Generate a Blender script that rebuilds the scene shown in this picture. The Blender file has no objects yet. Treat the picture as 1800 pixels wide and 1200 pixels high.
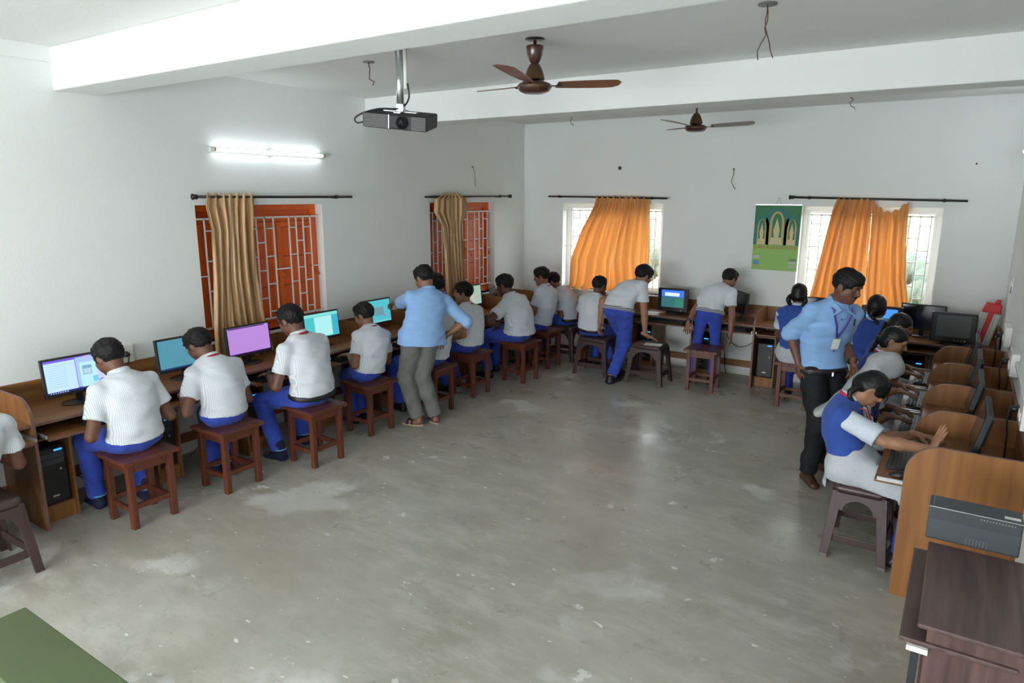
import bpy, bmesh, math, random
import numpy as np
from mathutils import Vector, Matrix
scene = bpy.context.scene
COL = scene.collection
random.seed(7)
RNG = np.random.RandomState(5)

# ------------------------------------------------------------------ camera
CAM_H = 2.2
FPX = 1198.361
def _cam_axes(yaw, pit, roll):
    cy, sy = math.cos(yaw), math.sin(yaw)
    fwd = np.array([sy*math.cos(pit), cy*math.cos(pit), -math.sin(pit)])
    r = np.array([cy, -sy, 0.0]); d = np.cross(fwd, r)
    c, s = math.cos(roll), math.sin(roll)
    return np.array([c*r+s*d, -s*r+c*d, fwd])
AX = _cam_axes(-0.583885576, 0.210900927, -0.003453995)
cam_data = bpy.data.cameras.new('camera')
cam_data.sensor_width = 36.0
cam_data.lens = FPX/1800*36.0
cam_data.clip_start = 0.05
cam = bpy.data.objects.new('camera', cam_data)
COL.objects.link(cam)
m = Matrix.Identity(4)
for i in range(3):
    m[i][0] = AX[0][i]; m[i][1] = -AX[1][i]; m[i][2] = -AX[2][i]
m[2][3] = CAM_H
cam.matrix_world = m
scene.camera = cam

def at(px, py, x=None, y=None, z=None):
    """world point seen at a photo pixel on the plane x, y or z"""
    d = AX.T @ np.array([(px-900)/FPX, (py-600)/FPX, 1.0])
    t = (z-CAM_H)/d[2] if z is not None else (x/d[0] if x is not None else y/d[1])
    return np.array([0, 0, CAM_H]) + t*d
def on_sphere(px, py, c, L, far=False):
    """point seen at a pixel at distance L from c (the nearest point of the ray when it misses)"""
    d = AX.T @ np.array([(px-900)/FPX, (py-600)/FPX, 1.0]); d /= np.linalg.norm(d)
    o = np.array([0, 0, CAM_H]); oc = np.array(c)-o
    tm = oc @ d; h2 = L*L - (oc@oc - tm*tm)
    h = math.sqrt(max(h2, 0))
    return o + d*(tm + (h if far else -h))

# ------------------------------------------------------------------ room figures
XL, XR, YB, YF, ZC = -5.45, 0.40, 8.56, -2.6, 3.19
# ------------------------------------------------------------------ world, lights, exposure
vs = scene.view_settings
vs.view_transform = 'Standard'; vs.look = 'None'; vs.gamma = 1.0; vs.use_curve_mapping = False
vs.exposure = 0.0
world = bpy.data.worlds.new('sky'); scene.world = world
world.use_nodes = True
wn = world.node_tree; wn.nodes.clear()
wo = wn.nodes.new('ShaderNodeOutputWorld'); wb = wn.nodes.new('ShaderNodeBackground')
wb.inputs[0].default_value = (0.86, 0.93, 1.0, 1); wb.inputs[1].default_value = 9.0
wn.links.new(wb.outputs[0], wo.inputs[0])

def area(name, loc, direction, sx, sy, power, color=(1, 1, 1), portal=False):
    l = bpy.data.lights.new(name, 'AREA'); l.shape = 'RECTANGLE'; l.size = sx; l.size_y = sy
    l.energy = power; l.color = color
    o = bpy.data.objects.new(name, l); COL.objects.link(o)
    o.location = loc
    o.rotation_euler = Vector(direction).to_track_quat('-Z', 'Y').to_euler()
    if portal: l.cycles.is_portal = True
    return o
# daylight entering by the two windows of the wall behind the camera, in the plane of their openings
area('window_rear_left_offscreen', (-4.2, YF-.09, 1.61), (0, 1, 0), 1.66, 1.24, 84, (1.0, 0.995, 0.965))
area('window_rear_right_offscreen', (-1.9, YF-.09, 1.61), (0, 1, 0), 1.66, 1.24, 84, (1.0, 0.995, 0.965))
# the two far windows of the picture: portals only guide the sky light through them
area('daylight_back_window', (-4.06, YB+0.16, 1.5), (0, -1, -0.15), 1.4, 1.1, 1, portal=True)
area('daylight_back_window', (-0.94, YB+0.16, 1.5), (0, -1, -0.15), 1.35, 1.1, 1, portal=True)

# ------------------------------------------------------------------ helpers
class MB:
    """collects boxes, tubes, lathes and prisms and links them as ONE mesh object"""
    def __init__(s): s.v = []; s.f = []; s.mi = []; s.sm = []; s.cur = 0
    def add(s, vs_, fs_, smooth=False):
        n = len(s.v); s.v += [tuple(map(float, q)) for q in vs_]
        for f in fs_: s.f.append([n+i for i in f]); s.mi.append(s.cur); s.sm.append(smooth)
        return s
    def box(s, x0, x1, y0, y1, z0, z1, M=None):
        vs_ = [(x, y, z) for x in (x0, x1) for y in (y0, y1) for z in (z0, z1)]
        if M is not None: vs_ = [tuple(M @ Vector(q)) for q in vs_]
        return s.add(vs_, [(0, 1, 3, 2), (4, 6, 7, 5), (0, 4, 5, 1), (2, 3, 7, 6), (0, 2, 6, 4), (1, 5, 7, 3)])
    def cbox(s, c, d, M=None):
        T = Matrix.Translation(c) if M is None else M @ Matrix.Translation(c)
        a, b, e = d[0]/2, d[1]/2, d[2]/2
        return s.box(-a, a, -b, b, -e, e, T)
    def tube(s, pts, r, n=8, smooth=True, closed=False, flat=None):
        pts = [np.array(p, float) for p in pts]; k = len(pts)
        rr = r if hasattr(r, '__len__') else [r]*k
        rings = []; u = None
        for i in range(k):
            if closed: t = pts[(i+1) % k]-pts[i-1]
            else: t = pts[min(i+1, k-1)]-pts[max(i-1, 0)]
            t = t/(np.linalg.norm(t)+1e-9)
            if u is None:
                a = np.array([0, 0, 1.0]) if abs(t[2]) < .9 else np.array([1.0, 0, 0])
                u = np.cross(t, a)
            u = u - t*(u@t); u /= np.linalg.norm(u)+1e-9
            w = np.cross(t, u)
            fl = flat if flat else 1.0
            rings.append([pts[i]+rr[i]*(math.cos(2*math.pi*j/n)*u+math.sin(2*math.pi*j/n)*w*fl) for j in range(n)])
        vs_ = [q for g in rings for q in g]; fs_ = []
        for i in range(k if closed else k-1):
            b = ((i+1) % k)*n; a = i*n
            for j in range(n):
                fs_.append((a+j, a+(j+1) % n, b+(j+1) % n, b+j))
        if not closed:
            fs_.append(tuple(range(n-1, -1, -1))); fs_.append(tuple(range((k-1)*n, k*n)))
        return s.add(vs_, fs_, smooth)
    def cyl(s, a, b, r, n=12, r2=None, smooth=True): return s.tube([a, b], [r, r if r2 is None else r2], n, smooth)
    def lathe(s, prof, c=(0, 0, 0), n=20, M=None, smooth=True):
        vs_ = []; k = len(prof)
        for (r, z) in prof:
            for j in range(n):
                p = Vector((c[0]+r*math.cos(2*math.pi*j/n), c[1]+r*math.sin(2*math.pi*j/n), c[2]+z))
                vs_.append(tuple(M @ p) if M is not None else tuple(p))
        fs_ = [(i*n+j, i*n+(j+1) % n, (i+1)*n+(j+1) % n, (i+1)*n+j) for i in range(k-1) for j in range(n)]
        fs_ += [tuple(range(n-1, -1, -1)), tuple(range((k-1)*n, k*n))]
        return s.add(vs_, fs_, smooth)
    def prism(s, poly, axis, a0, a1, M=None):
        """polygon in the two other axes pulled along axis (0, 1, 2)"""
        def P(q, a):
            if axis == 0: p = (a, q[0], q[1])
            elif axis == 1: p = (q[0], a, q[1])
            else: p = (q[0], q[1], a)
            return tuple(M @ Vector(p)) if M is not None else p
        n = len(poly)
        vs_ = [P(q, a0) for q in poly]+[P(q, a1) for q in poly]
        fs_ = [tuple(range(n-1, -1, -1)), tuple(range(n, 2*n))]+[(i, (i+1) % n, n+(i+1) % n, n+i) for i in range(n)]
        return s.add(vs_, fs_)
    def grid(s, P, nu, nv, smooth=True):
        vs_ = [P[i][j] for i in range(nu) for j in range(nv)]
        return s.add(vs_, [(i*nv+j, (i+1)*nv+j, (i+1)*nv+j+1, i*nv+j+1) for i in range(nu-1) for j in range(nv-1)], smooth)
    def build(s, name, mats, parent=None, bevel=0, origin=None, fix=True, seg=2):
        me = bpy.data.meshes.new(name)
        v = s.v
        if origin is not None: v = [(q[0]-origin[0], q[1]-origin[1], q[2]-origin[2]) for q in v]
        me.from_pydata(v, [], s.f)
        if not isinstance(mats, (list, tuple)): mats = [mats]
        for q in mats: me.materials.append(q)
        me.polygons.foreach_set('material_index', s.mi)
        me.polygons.foreach_set('use_smooth', s.sm)
        if fix:
            bm = bmesh.new(); bm.from_mesh(me); bmesh.ops.recalc_face_normals(bm, faces=bm.faces); bm.to_mesh(me); bm.free()
        o = bpy.data.objects.new(name, me); COL.objects.link(o)
        if origin is not None: o.location = origin
        if parent is not None: o.parent = parent
        if bevel:
            b = o.modifiers.new('bevel', 'BEVEL'); b.width = bevel; b.segments = seg; b.limit_method = 'ANGLE'
        return o
def tag(o, label=None, cat=None, group=None, kind=None):
    if label: o['label'] = label
    if cat: o['category'] = cat
    if group: o['group'] = group
    if kind: o['kind'] = kind
    return o
def thing(name, label, cat, loc=(0, 0, 0), rz=0.0, group=None, kind=None):
    o = bpy.data.objects.new(name, None); COL.objects.link(o)
    o.empty_display_size = 0.1
    o.location = loc; o.rotation_euler = (0, 0, rz)
    return tag(o, label, cat, group, kind)
def dup(o, parent=None, loc=None, rz=None, label=None):
    c = o.copy(); COL.objects.link(c)
    if parent is not None: c.parent = parent
    if loc is not None: c.location = loc
    if rz is not None: c.rotation_euler = (0, 0, rz)
    if label: c['label'] = label
    for ch in list(o.children): dup(ch, c)
    return c
def Rz(a): return Matrix.Rotation(a, 4, 'Z')

# ------------------------------------------------------------------ materials
def mat(name, col, rough=0.5, metal=0.0, spec=0.5, noise=0.0, nscale=8.0, bump=0.0, bscale=40.0, stretch=(1, 1, 1), col2=None, emit=None, estr=0.0, coat=0.0, sheen=0.0):
    M = bpy.data.materials.new(name); M.use_nodes = True
    nt = M.node_tree; b = nt.nodes['Principled BSDF']
    b.inputs['Base Color'].default_value = (*col, 1); b.inputs['Roughness'].default_value = rough
    b.inputs['Metallic'].default_value = metal; b.inputs['Specular IOR Level'].default_value = spec
    b.inputs['Coat Weight'].default_value = coat; b.inputs['Sheen Weight'].default_value = sheen
    if emit: b.inputs['Emission Color'].default_value = (*emit, 1); b.inputs['Emission Strength'].default_value = estr
    if noise or bump or col2:
        tc = nt.nodes.new('ShaderNodeTexCoord'); mp = nt.nodes.new('ShaderNodeMapping'); mp.inputs['Scale'].default_value = stretch
        nt.links.new(tc.outputs['Object'], mp.inputs[0])
        if noise or col2:
            n = nt.nodes.new('ShaderNodeTexNoise'); n.inputs['Scale'].default_value = nscale; n.inputs['Detail'].default_value = 5
            nt.links.new(mp.outputs[0], n.inputs['Vector'])
            mx = nt.nodes.new('ShaderNodeMix'); mx.data_type = 'RGBA'
            c2 = col2 or tuple(max(0, c*(1-noise)) for c in col)
            c1 = col if col2 else tuple(min(1, c*(1+noise)) for c in col)
            mx.inputs[6].default_value = (*c1, 1); mx.inputs[7].default_value = (*c2, 1)
            rp = nt.nodes.new('ShaderNodeMapRange'); rp.inputs[1].default_value = .3; rp.inputs[2].default_value = .7
            nt.links.new(n.outputs['Fac'], rp.inputs[0]); nt.links.new(rp.outputs[0], mx.inputs[0])
            nt.links.new(mx.outputs[2], b.inputs['Base Color'])
        if bump:
            n2 = nt.nodes.new('ShaderNodeTexNoise'); n2.inputs['Scale'].default_value = bscale; n2.inputs['Detail'].default_value = 4
            nt.links.new(mp.outputs[0], n2.inputs['Vector'])
            bp = nt.nodes.new('ShaderNodeBump'); bp.inputs['Strength'].default_value = bump; bp.inputs['Distance'].default_value = .02
            nt.links.new(n2.outputs['Fac'], bp.inputs['Height']); nt.links.new(bp.outputs[0], b.inputs['Normal'])
    return M
def wood(name, c1, c2, rough=.4, scale=3.0, axis='X', coat=0.0):
    """wood laminate: noise stretched along the grain, with darker streaks"""
    st = {'X': (.6, 9, 9), 'Y': (9, .6, 9), 'Z': (9, 9, .6)}[axis]
    M = mat(name, c1, rough, noise=0, col2=c2, nscale=scale, stretch=st, bump=.05, bscale=12, coat=coat)
    return M
def emitmat(name, col, s=1.0):
    M = bpy.data.materials.new(name); M.use_nodes = True
    b = M.node_tree.nodes['Principled BSDF']; b.inputs['Base Color'].default_value = (.02, .02, .02, 1); b.inputs['Roughness'].default_value = .25
    b.inputs['Emission Color'].default_value = (*col, 1); b.inputs['Emission Strength'].default_value = s
    return M
def stripemat(name, c1, c2, period, duty=.35, axis=1, rough=.85, bump=.35, warp=0.02):
    """cloth with woven stripes that run along the body (axis: 0 x, 1 y, 2 z of the wearer)"""
    M = mat(name, c1, rough, spec=.2, bump=bump, bscale=9, sheen=.15); nt = M.node_tree; b = nt.nodes['Principled BSDF']
    tc = nt.nodes.new('ShaderNodeTexCoord'); sp = nt.nodes.new('ShaderNodeSeparateXYZ'); nt.links.new(tc.outputs['Object'], sp.inputs[0])
    n = nt.nodes.new('ShaderNodeTexNoise'); n.inputs['Scale'].default_value = 5; nt.links.new(tc.outputs['Object'], n.inputs['Vector'])
    ad = nt.nodes.new('ShaderNodeMath'); ad.operation = 'MULTIPLY_ADD'; ad.inputs[1].default_value = warp
    nt.links.new(n.outputs['Fac'], ad.inputs[0]); nt.links.new(sp.outputs[axis], ad.inputs[2])
    dv = nt.nodes.new('ShaderNodeMath'); dv.operation = 'DIVIDE'; dv.inputs[1].default_value = period; nt.links.new(ad.outputs[0], dv.inputs[0])
    fr = nt.nodes.new('ShaderNodeMath'); fr.operation = 'FRACT'; nt.links.new(dv.outputs[0], fr.inputs[0])
    ls = nt.nodes.new('ShaderNodeMath'); ls.operation = 'LESS_THAN'; ls.inputs[1].default_value = duty; nt.links.new(fr.outputs[0], ls.inputs[0])
    mx = nt.nodes.new('ShaderNodeMix'); mx.data_type = 'RGBA'; mx.inputs[6].default_value = (*c1, 1); mx.inputs[7].default_value = (*c2, 1)
    nt.links.new(ls.outputs[0], mx.inputs[0]); nt.links.new(mx.outputs[2], b.inputs['Base Color'])
    return M

m_wall = mat('wall_paint', (.80, .83, .82), .75, spec=.2, noise=.015, nscale=1.2, bump=.05, bscale=60)
m_ceil = mat('ceiling_paint', (.77, .78, .77), .85, spec=.1, noise=.02, nscale=1.0, bump=.08, bscale=50)
def floor_mat():
    M = mat('concrete_floor', (.30, .30, .28), .42, spec=.45); nt = M.node_tree; b = nt.nodes['Principled BSDF']
    tc = nt.nodes.new('ShaderNodeTexCoord')
    def noise(sc, det, rough=.6, stretch=None):
        n = nt.nodes.new('ShaderNodeTexNoise'); n.inputs['Scale'].default_value = sc; n.inputs['Detail'].default_value = det; n.inputs['Roughness'].default_value = rough
        if stretch:
            mp = nt.nodes.new('ShaderNodeMapping'); mp.inputs['Scale'].default_value = stretch; mp.inputs['Rotation'].default_value = (0, 0, .5)
            nt.links.new(tc.outputs['Object'], mp.inputs[0]); nt.links.new(mp.outputs[0], n.inputs['Vector'])
        else: nt.links.new(tc.outputs['Object'], n.inputs['Vector'])
        return n
    def ramp(n, a, bb):
        r = nt.nodes.new('ShaderNodeMapRange'); r.inputs[1].default_value = a; r.inputs[2].default_value = bb; nt.links.new(n.outputs['Fac'], r.inputs[0]); return r
    def mix(fac, a, bcol):
        mx = nt.nodes.new('ShaderNodeMix'); mx.data_type = 'RGBA'; nt.links.new(fac.outputs[0], mx.inputs[0])
        if isinstance(a, tuple): mx.inputs[6].default_value = (*a, 1)
        else: nt.links.new(a.outputs[2], mx.inputs[6])
        mx.inputs[7].default_value = (*bcol, 1); return mx
    c = mix(ramp(noise(.9, 6, .65), .36, .66), (.335, .320, .262), (.455, .445, .385))
    c = mix(ramp(noise(2.6, 8, .7, (1, 2.6, 1)), .46, .68), c, (.50, .49, .43))
    c = mix(ramp(noise(1.1, 5, .5), .585, .63), c, (.60, .60, .565))
    c = mix(ramp(noise(3.4, 6, .62), .66, .68), c, (.68, .675, .64))
    c = mix(ramp(noise(9.0, 4, .6, (1, 2.2, 1)), .675, .69), c, (.80, .80, .76))
    c = mix(ramp(noise(.7, 4, .5), .50, .78), c, (.30, .28, .225))
    c = mix(ramp(noise(7.0, 9, .75, (1, 3.5, 1)), .56, .80), c, (.27, .255, .21))
    nt.links.new(c.outputs[2], b.inputs['Base Color'])
    r = ramp(noise(1.6, 5), .3, .7); r.inputs[3].default_value = .22; r.inputs[4].default_value = .42
    nt.links.new(r.outputs[0], b.inputs['Roughness'])
    bp = nt.nodes.new('ShaderNodeBump'); bp.inputs['Strength'].default_value = .06; bp.inputs['Distance'].default_value = .02
    nt.links.new(noise(14, 4).outputs['Fac'], bp.inputs['Height']); nt.links.new(bp.outputs[0], b.inputs['Normal'])
    return M
m_floor = floor_mat()
m_desk = wood('desk_laminate', (.30, .135, .046), (.165, .066, .022), .42, 2.2, 'Y')
m_deskx = wood('desk_laminate_across', (.30, .135, .046), (.165, .066, .022), .42, 2.2, 'X')
m_deskz = wood('desk_laminate_upright', (.30, .135, .046), (.17, .07, .024), .45, 2.2, 'Z')
m_honey = wood('honey_laminate_upright', (.34, .15, .045), (.22, .088, .026), .42, 2.2, 'Z')
m_edge = mat('desk_edge_band', (.20, .105, .075), .5, noise=.12)
m_stool = wood('stool_red_wood', (.15, .042, .021), (.085, .022, .012), .38, 3, 'Z')
m_stoolx = wood('stool_red_wood_seat', (.145, .044, .024), (.085, .024, .014), .38, 3, 'X')
m_plastic = mat('brown_stool_plastic', (.055, .032, .032), .32, spec=.5, noise=.15, nscale=5)
m_darklam = wood('dark_wenge_laminate', (.135, .082, .076), (.062, .036, .034), .45, 3.5, 'Y')
m_darklamz = wood('dark_wenge_laminate_upright', (.135, .075, .066), (.062, .033, .03), .45, 3.5, 'Z')
m_black = mat('black_plastic', (.014, .014, .016), .38)
m_blackm = mat('black_matt_plastic', (.022, .023, .025), .6)
m_charcoal = mat('charcoal_casing', (.050, .056, .062), .55, noise=.08, nscale=6)
m_grey = mat('grey_plastic', (.18, .18, .18), .5)
m_key = mat('keyboard_keys', (.020, .020, .022), .5)
m_white = mat('white_gloss_paint', (.80, .80, .78), .35)
m_whitep = mat('white_plastic', (.78, .78, .75), .4)
m_steel = mat('brushed_steel', (.62, .64, .66), .3, metal=.9)
m_darkmetal = mat('dark_rod_metal', (.045, .04, .038), .35, metal=.6)
m_orange = mat('orange_shutter_paint', (.80, .135, .014), .38, noise=.06, nscale=3, bump=.03)
m_orange2 = mat('orange_shutter_panel', (.74, .12, .014), .33, noise=.08, nscale=2)
m_fan = mat('fan_brown_enamel', (.06, .016, .012), .25, coat=.3)
m_fanbr = mat('fan_brass', (.13, .075, .04), .35, metal=.5)
m_blade = wood('fan_blade_brown', (.17, .06, .03), (.09, .028, .016), .28, 3, 'X')
m_bladeg = mat('fan_blade_greybrown', (.20, .165, .15), .35)
m_red = mat('red_print', (.62, .02, .025), .4)
m_cable = mat('black_cable', (.012, .012, .013), .5)
m_wire = mat('loose_wire', (.10, .05, .05), .5)
m_green = mat('green_bench_paint', (.062, .085, .024), .38, col2=(.085, .135, .055), nscale=1.3, bump=.03)
m_silver = mat('silver_trim', (.55, .56, .56), .3, metal=.7)
m_tubelight = emitmat('lit_fluorescent_tube', (.90, .98, 1.0), 12.0)
m_cream = mat('cream_plastic', (.62, .55, .42), .45)
m_paper = mat('white_paper', (.78, .78, .75), .8)

# ------------------------------------------------------------------ room shell
def wall_cells(u0, u1, z0, z1, holes):
    us = sorted({u0, u1, *[h[0] for h in holes], *[h[1] for h in holes]}); zs = sorted({z0, z1, *[h[2] for h in holes], *[h[3] for h in holes]})
    for a, b in zip(us, us[1:]):
        for c, d in zip(zs, zs[1:]):
            if not any(h[0] <= (a+b)/2 <= h[1] and h[2] <= (c+d)/2 <= h[3] for h in holes): yield a, b, c, d
T = .22
W1 = (3.40, 4.77, .93, 2.11); W2 = (6.44, 7.80, .90, 2.11)
W3 = (-4.80, -3.32, .91, 2.10); W4 = (-1.64, -.24, .93, 2.09)
REAR = [(-5.1, -3.3, .92, 2.3), (-2.8, -1.0, .92, 2.3), (-.75, .2, 0.0, 2.1)]
b = MB()
for a, c, d, e in wall_cells(YF-T, YB+T, 0, ZC, [W1, W2]): b.box(XL-T, XL, a, c, d, e)
tag(b.build('wall_left', m_wall), kind='structure')
b = MB()
for a, c, d, e in wall_cells(XL, XR, 0, ZC, [W3, W4]): b.box(a, c, YB, YB+T, d, e)
tag(b.build('wall_back', m_wall), kind='structure')
b = MB(); b.box(XR, XR+T, YF-T, YB+T, 0, ZC); tag(b.build('wall_right', m_wall), kind='structure')
b = MB()
for a, c, d, e in wall_cells(XL, XR, 0, ZC, REAR): b.box(a, c, YF-T, YF, d, e)
tag(b.build('wall_front', m_wall), kind='structure')
b = MB(); b.box(XL-T, XR+T, YF-T, YB+T, -.12, 0); tag(b.build('floor', m_floor), kind='structure')
b = MB(); b.box(XL-T, XR+T, YF-T, YB+T, ZC, ZC+.15); tag(b.build('ceiling', m_ceil), kind='structure')
for y0, y1, zb in ((2.42, 2.71, 2.905), (5.42, 5.71, 2.905), (-.58, -.29, 2.905)):
    b = MB(); b.box(XL, XR, y0, y1, zb, ZC); tag(b.build('trim_1', m_wall, bevel=.008), kind='structure')
# narrow cornice band where the left wall meets the ceiling in the first bay
b = MB(); b.box(XL, XL+.03, -.29, 2.42, 3.09, ZC); tag(b.build('trim_2', m_wall), kind='structure')
# skirting step
for nm, bx in (('baseboard_left', (XL, XL+.012, YF, YB, 0, .10)), ('baseboard_back', (XL, XR, YB-.012, YB, 0, .10)), ('baseboard_right', (XR-.012, XR, YF, YB, 0, .10))):
    b = MB(); b.box(*bx); tag(b.build(nm, m_white), kind='structure')

# ------------------------------------------------------------------ outside
m_ground = mat('dry_ground', (.30, .27, .18), .9, col2=(.20, .26, .10), nscale=.6)
b = MB(); b.box(-60, 60, YB+T, 120, -.5, -.3); tag(b.build('ground_outside', m_ground), kind='structure')
m_leaf = mat('leaves', (.085, .11, .075), .7, noise=.2, nscale=3, bump=.4, bscale=9)
m_bark = mat('bark', (.14, .10, .07), .9)
def tree(x, y, h, r, label):
    t = thing('shrub', label, 'shrub', (x, y, -.3), group='shrubs outside the far windows')
    b = MB(); b.tube([(0, 0, 0), (.05*h, 0, h*.3), (0, .03*h, h*.65)], [.05*h, .04*h, .02*h], 8); b.build('trunk', m_bark, t)
    b = MB()
    for k in range(26):
        a = random.random()*6.28; q = random.random()**.5*r; zz = h*(.45+.5*random.random())
        rr = r*(.22+.2*random.random())
        prof = [(rr*.15, -rr), (rr*.75, -rr*.6), (rr, 0), (rr*.75, rr*.6), (rr*.15, rr)]
        b.lathe(prof, (q*math.cos(a), q*math.sin(a), zz), 8)
    b.build('crown', m_leaf, t)
for x, y, h, r, lb in ((-1.9, 18.0, 1.15, 1.0, 'low pale shrub outside, glimpsed between the calendar and the drooping orange curtain'), (-.35, 16.5, 1.05, 1.0, 'low pale shrub outside, glimpsed right of the drooping orange curtain'), (-6.2, 17.5, 1.1, 1.0, 'low pale shrub outside, glimpsed right of the drawn-aside curtain')):
    tree(x, y, h, r, lb)

# ------------------------------------------------------------------ windows
def glass_mat():
    M = bpy.data.materials.new('window_glass'); M.use_nodes = True; nt = M.node_tree; nt.nodes.clear()
    o = nt.nodes.new('ShaderNodeOutputMaterial'); mx = nt.nodes.new('ShaderNodeMixShader'); t = nt.nodes.new('ShaderNodeBsdfTransparent'); g = nt.nodes.new('ShaderNodeBsdfGlossy')
    g.inputs['Roughness'].default_value = .03; mx.inputs[0].default_value = .06
    nt.links.new(t.outputs[0], mx.inputs[1]); nt.links.new(g.outputs[0], mx.inputs[2]); nt.links.new(mx.outputs[0], o.inputs[0]); return M
m_glass = glass_mat()
def grille(bars, z0, z1, u0, u1, P, t=.011, zmid=1.5, off=0.0):
    """welded window grille: uprights in groups of four with staggered ties; P maps (u, depth, z) boxes"""
    b = MB()
    def bar(a, c, d, e): P(b, a, c, d, e)
    bar(u0, u1, z0, z0+.016); bar(u0, u1, z1-.016, z1)
    for g in bars:
        for u in g: bar(u-t/2, u+t/2, z0, z1)
    n = 0
    for g in bars:
        for i in range(len(g)-1):
            st = .11 if i % 2 == 0 else .24
            z = z1-st
            while z > z0+.04: bar(g[i], g[i+1], z-t/2, z+t/2); z -= .262
    edges = [u0]+[q for g in bars for q in (g[0], g[-1])]+[u1]
    for a, c in zip(edges[0::2], edges[1::2]): bar(a, c, zmid-t/2, zmid+t/2)
    return b
def shutter_window(n, W, bars):
    u0, u1, z0, z1 = W
    t = thing(f'window_{n}', None, None, (XL, (u0+u1)/2, z0), kind='structure')
    oy, oz = (u0+u1)/2, z0
    def put(b, name, m_, bevel=.003, par=t):
        return b.build(name, m_, par, bevel, None) if False else _shift(b, name, m_, par, bevel)
    def _shift(b, name, m_, par, bevel):
        b.v = [(q[0]-XL, q[1]-oy, q[2]-oz) for q in b.v]; return b.build(name, m_, par, bevel)
    X = XL-.13
    b = MB(); f = .055
    b.box(X-.03, X+.03, u0, u1, z1-f, z1); b.box(X-.03, X+.03, u0, u1, z0, z0+f); b.box(X-.03, X+.03, u0, u0+f, z0+f, z1-f); b.box(X-.03, X+.03, u1-f, u1, z0+f, z1-f); b.box(X-.03, X+.02, u0+f, u1-f, z1-.16, z1-.12)
    put(b, 'window_frame', m_orange)
    b = MB(); b.box(X-.02, X-.005, u0+f, u1-f, z1-.12, z1-f); put(b, 'transom_panel', m_orange2)
    b = MB(); b.box(X-.034, X-.022, u0, u1, z0, z1); put(b, 'added_light_stop', m_orange2)  # added opaque board, keeps sky light from leaking between the shutter panels
    w3 = (u1-u0-2*f)/3
    for k in range(3):
        a = u0+f+k*w3+.004; c = a+w3-.008; zt = z1-.165; zb = z0+f+.004
        b = MB(); s = .05
        b.box(X-.02, X+.012, a, a+s, zb, zt); b.box(X-.02, X+.012, c-s, c, zb, zt); b.box(X-.02, X+.012, a+s, c-s, zt-s, zt); b.box(X-.02, X+.012, a+s, c-s, zb, zb+s)
        lf = put(b, 'shutter_leaf', m_orange)
        zs = [zb+s, zb+s+(zt-zb-2*s)/3, zb+s+2*(zt-zb-2*s)/3, zt-s]
        for q in range(3):
            b = MB(); b.box(X-.015, X-.002, a+s, c-s, zs[q]+.004, zs[q+1]-.004); put(b, 'shutter_panel', m_orange2, .002, lf)
        b = MB(); zc = 1.5; b.tube([(X+.02, c-.03, zc), (X+.05, c-.03, zc), (X+.05, c+.03, zc-.06), (X+.045, c+.06, zc-.10)], .007, 6); put(b, 'latch_handle', m_orange, 0, lf)
    gb = grille(bars, z0+.10, z1-.11, u0, u1, lambda b, a, c, d, e: b.box(XL-.05, XL-.04, a, c, d, e))
    tag(put(gb, 'grille', m_white, 0), kind='stuff')
    b = MB(); b.box(XL-.10, XL+.02, u0-.02, u1+.02, z0-.025, z0); put(b, 'window_sill', m_white)
shutter_window(1, W1, [(3.50, 3.59, 3.68, 3.77), (3.93, 4.02, 4.11, 4.21), (4.39, 4.475, 4.56, 4.65)])
shutter_window(2, W2, [(6.54, 6.63, 6.72, 6.81), (6.94, 7.04, 7.14, 7.24), (7.40, 7.50, 7.59, 7.69)])
def open_window(n, W, bars):
    u0, u1, z0, z1 = W
    ox, oz = (u0+u1)/2, z0
    t = thing(f'window_{n}', None, None, (ox, YB, z0), kind='structure')
    def put(b, name, m_, bevel=.003, par=t):
        b.v = [(q[0]-ox, q[1]-YB, q[2]-oz) for q in b.v]; return b.build(name, m_, par, bevel)
    Y = YB+.15; f = .05
    b = MB(); b.box(u0, u1, Y-.03, Y+.03, z1-f, z1); b.box(u0, u1, Y-.03, Y+.03, z0, z0+f); b.box(u0, u0+f, Y-.03, Y+.03, z0+f, z1-f); b.box(u1-f, u1, Y-.03, Y+.03, z0+f, z1-f)
    put(b, 'window_frame', m_white)
    w3 = (u1-u0-2*f)/3
    for k in range(3):
        a = u0+f+k*w3; c = a+w3; s = .028
        b = MB(); b.box(a, a+s, Y-.015, Y+.015, z0+f, z1-f); b.box(c-s, c, Y-.015, Y+.015, z0+f, z1-f); b.box(a+s, c-s, Y-.015, Y+.015, z1-f-s, z1-f); b.box(a+s, c-s, Y-.015, Y+.015, z0+f, z0+f+s)
        lf = put(b, 'casement', m_white)
        b = MB(); b.box(a+s, c-s, Y-.002, Y+.002, z0+f+s, z1-f-s); put(b, 'pane', m_glass, 0, lf)
    gb = grille(bars, z0+.02, z1-.09, u0, u1, lambda b, a, c, d, e: b.box(a, c, YB+.055, YB+.065, d, e), t=.010)
    tag(put(gb, 'grille', m_white, 0), kind='stuff')
    b = MB(); b.box(u0-.01, u1+.01, YB-.02, YB+.12, z0-.02, z0); put(b, 'window_sill', m_white)
open_window(3, W3, [(-4.66, -4.56, -4.46, -4.36), (-4.2, -4.11, -4.02, -3.93), (-3.76, -3.66, -3.55, -3.44)])
open_window(4, W4, [(-1.53, -1.43, -1.33, -1.23), (-1.06, -.97, -.88, -.79), (-.64, -.54, -.44, -.34)])
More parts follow.
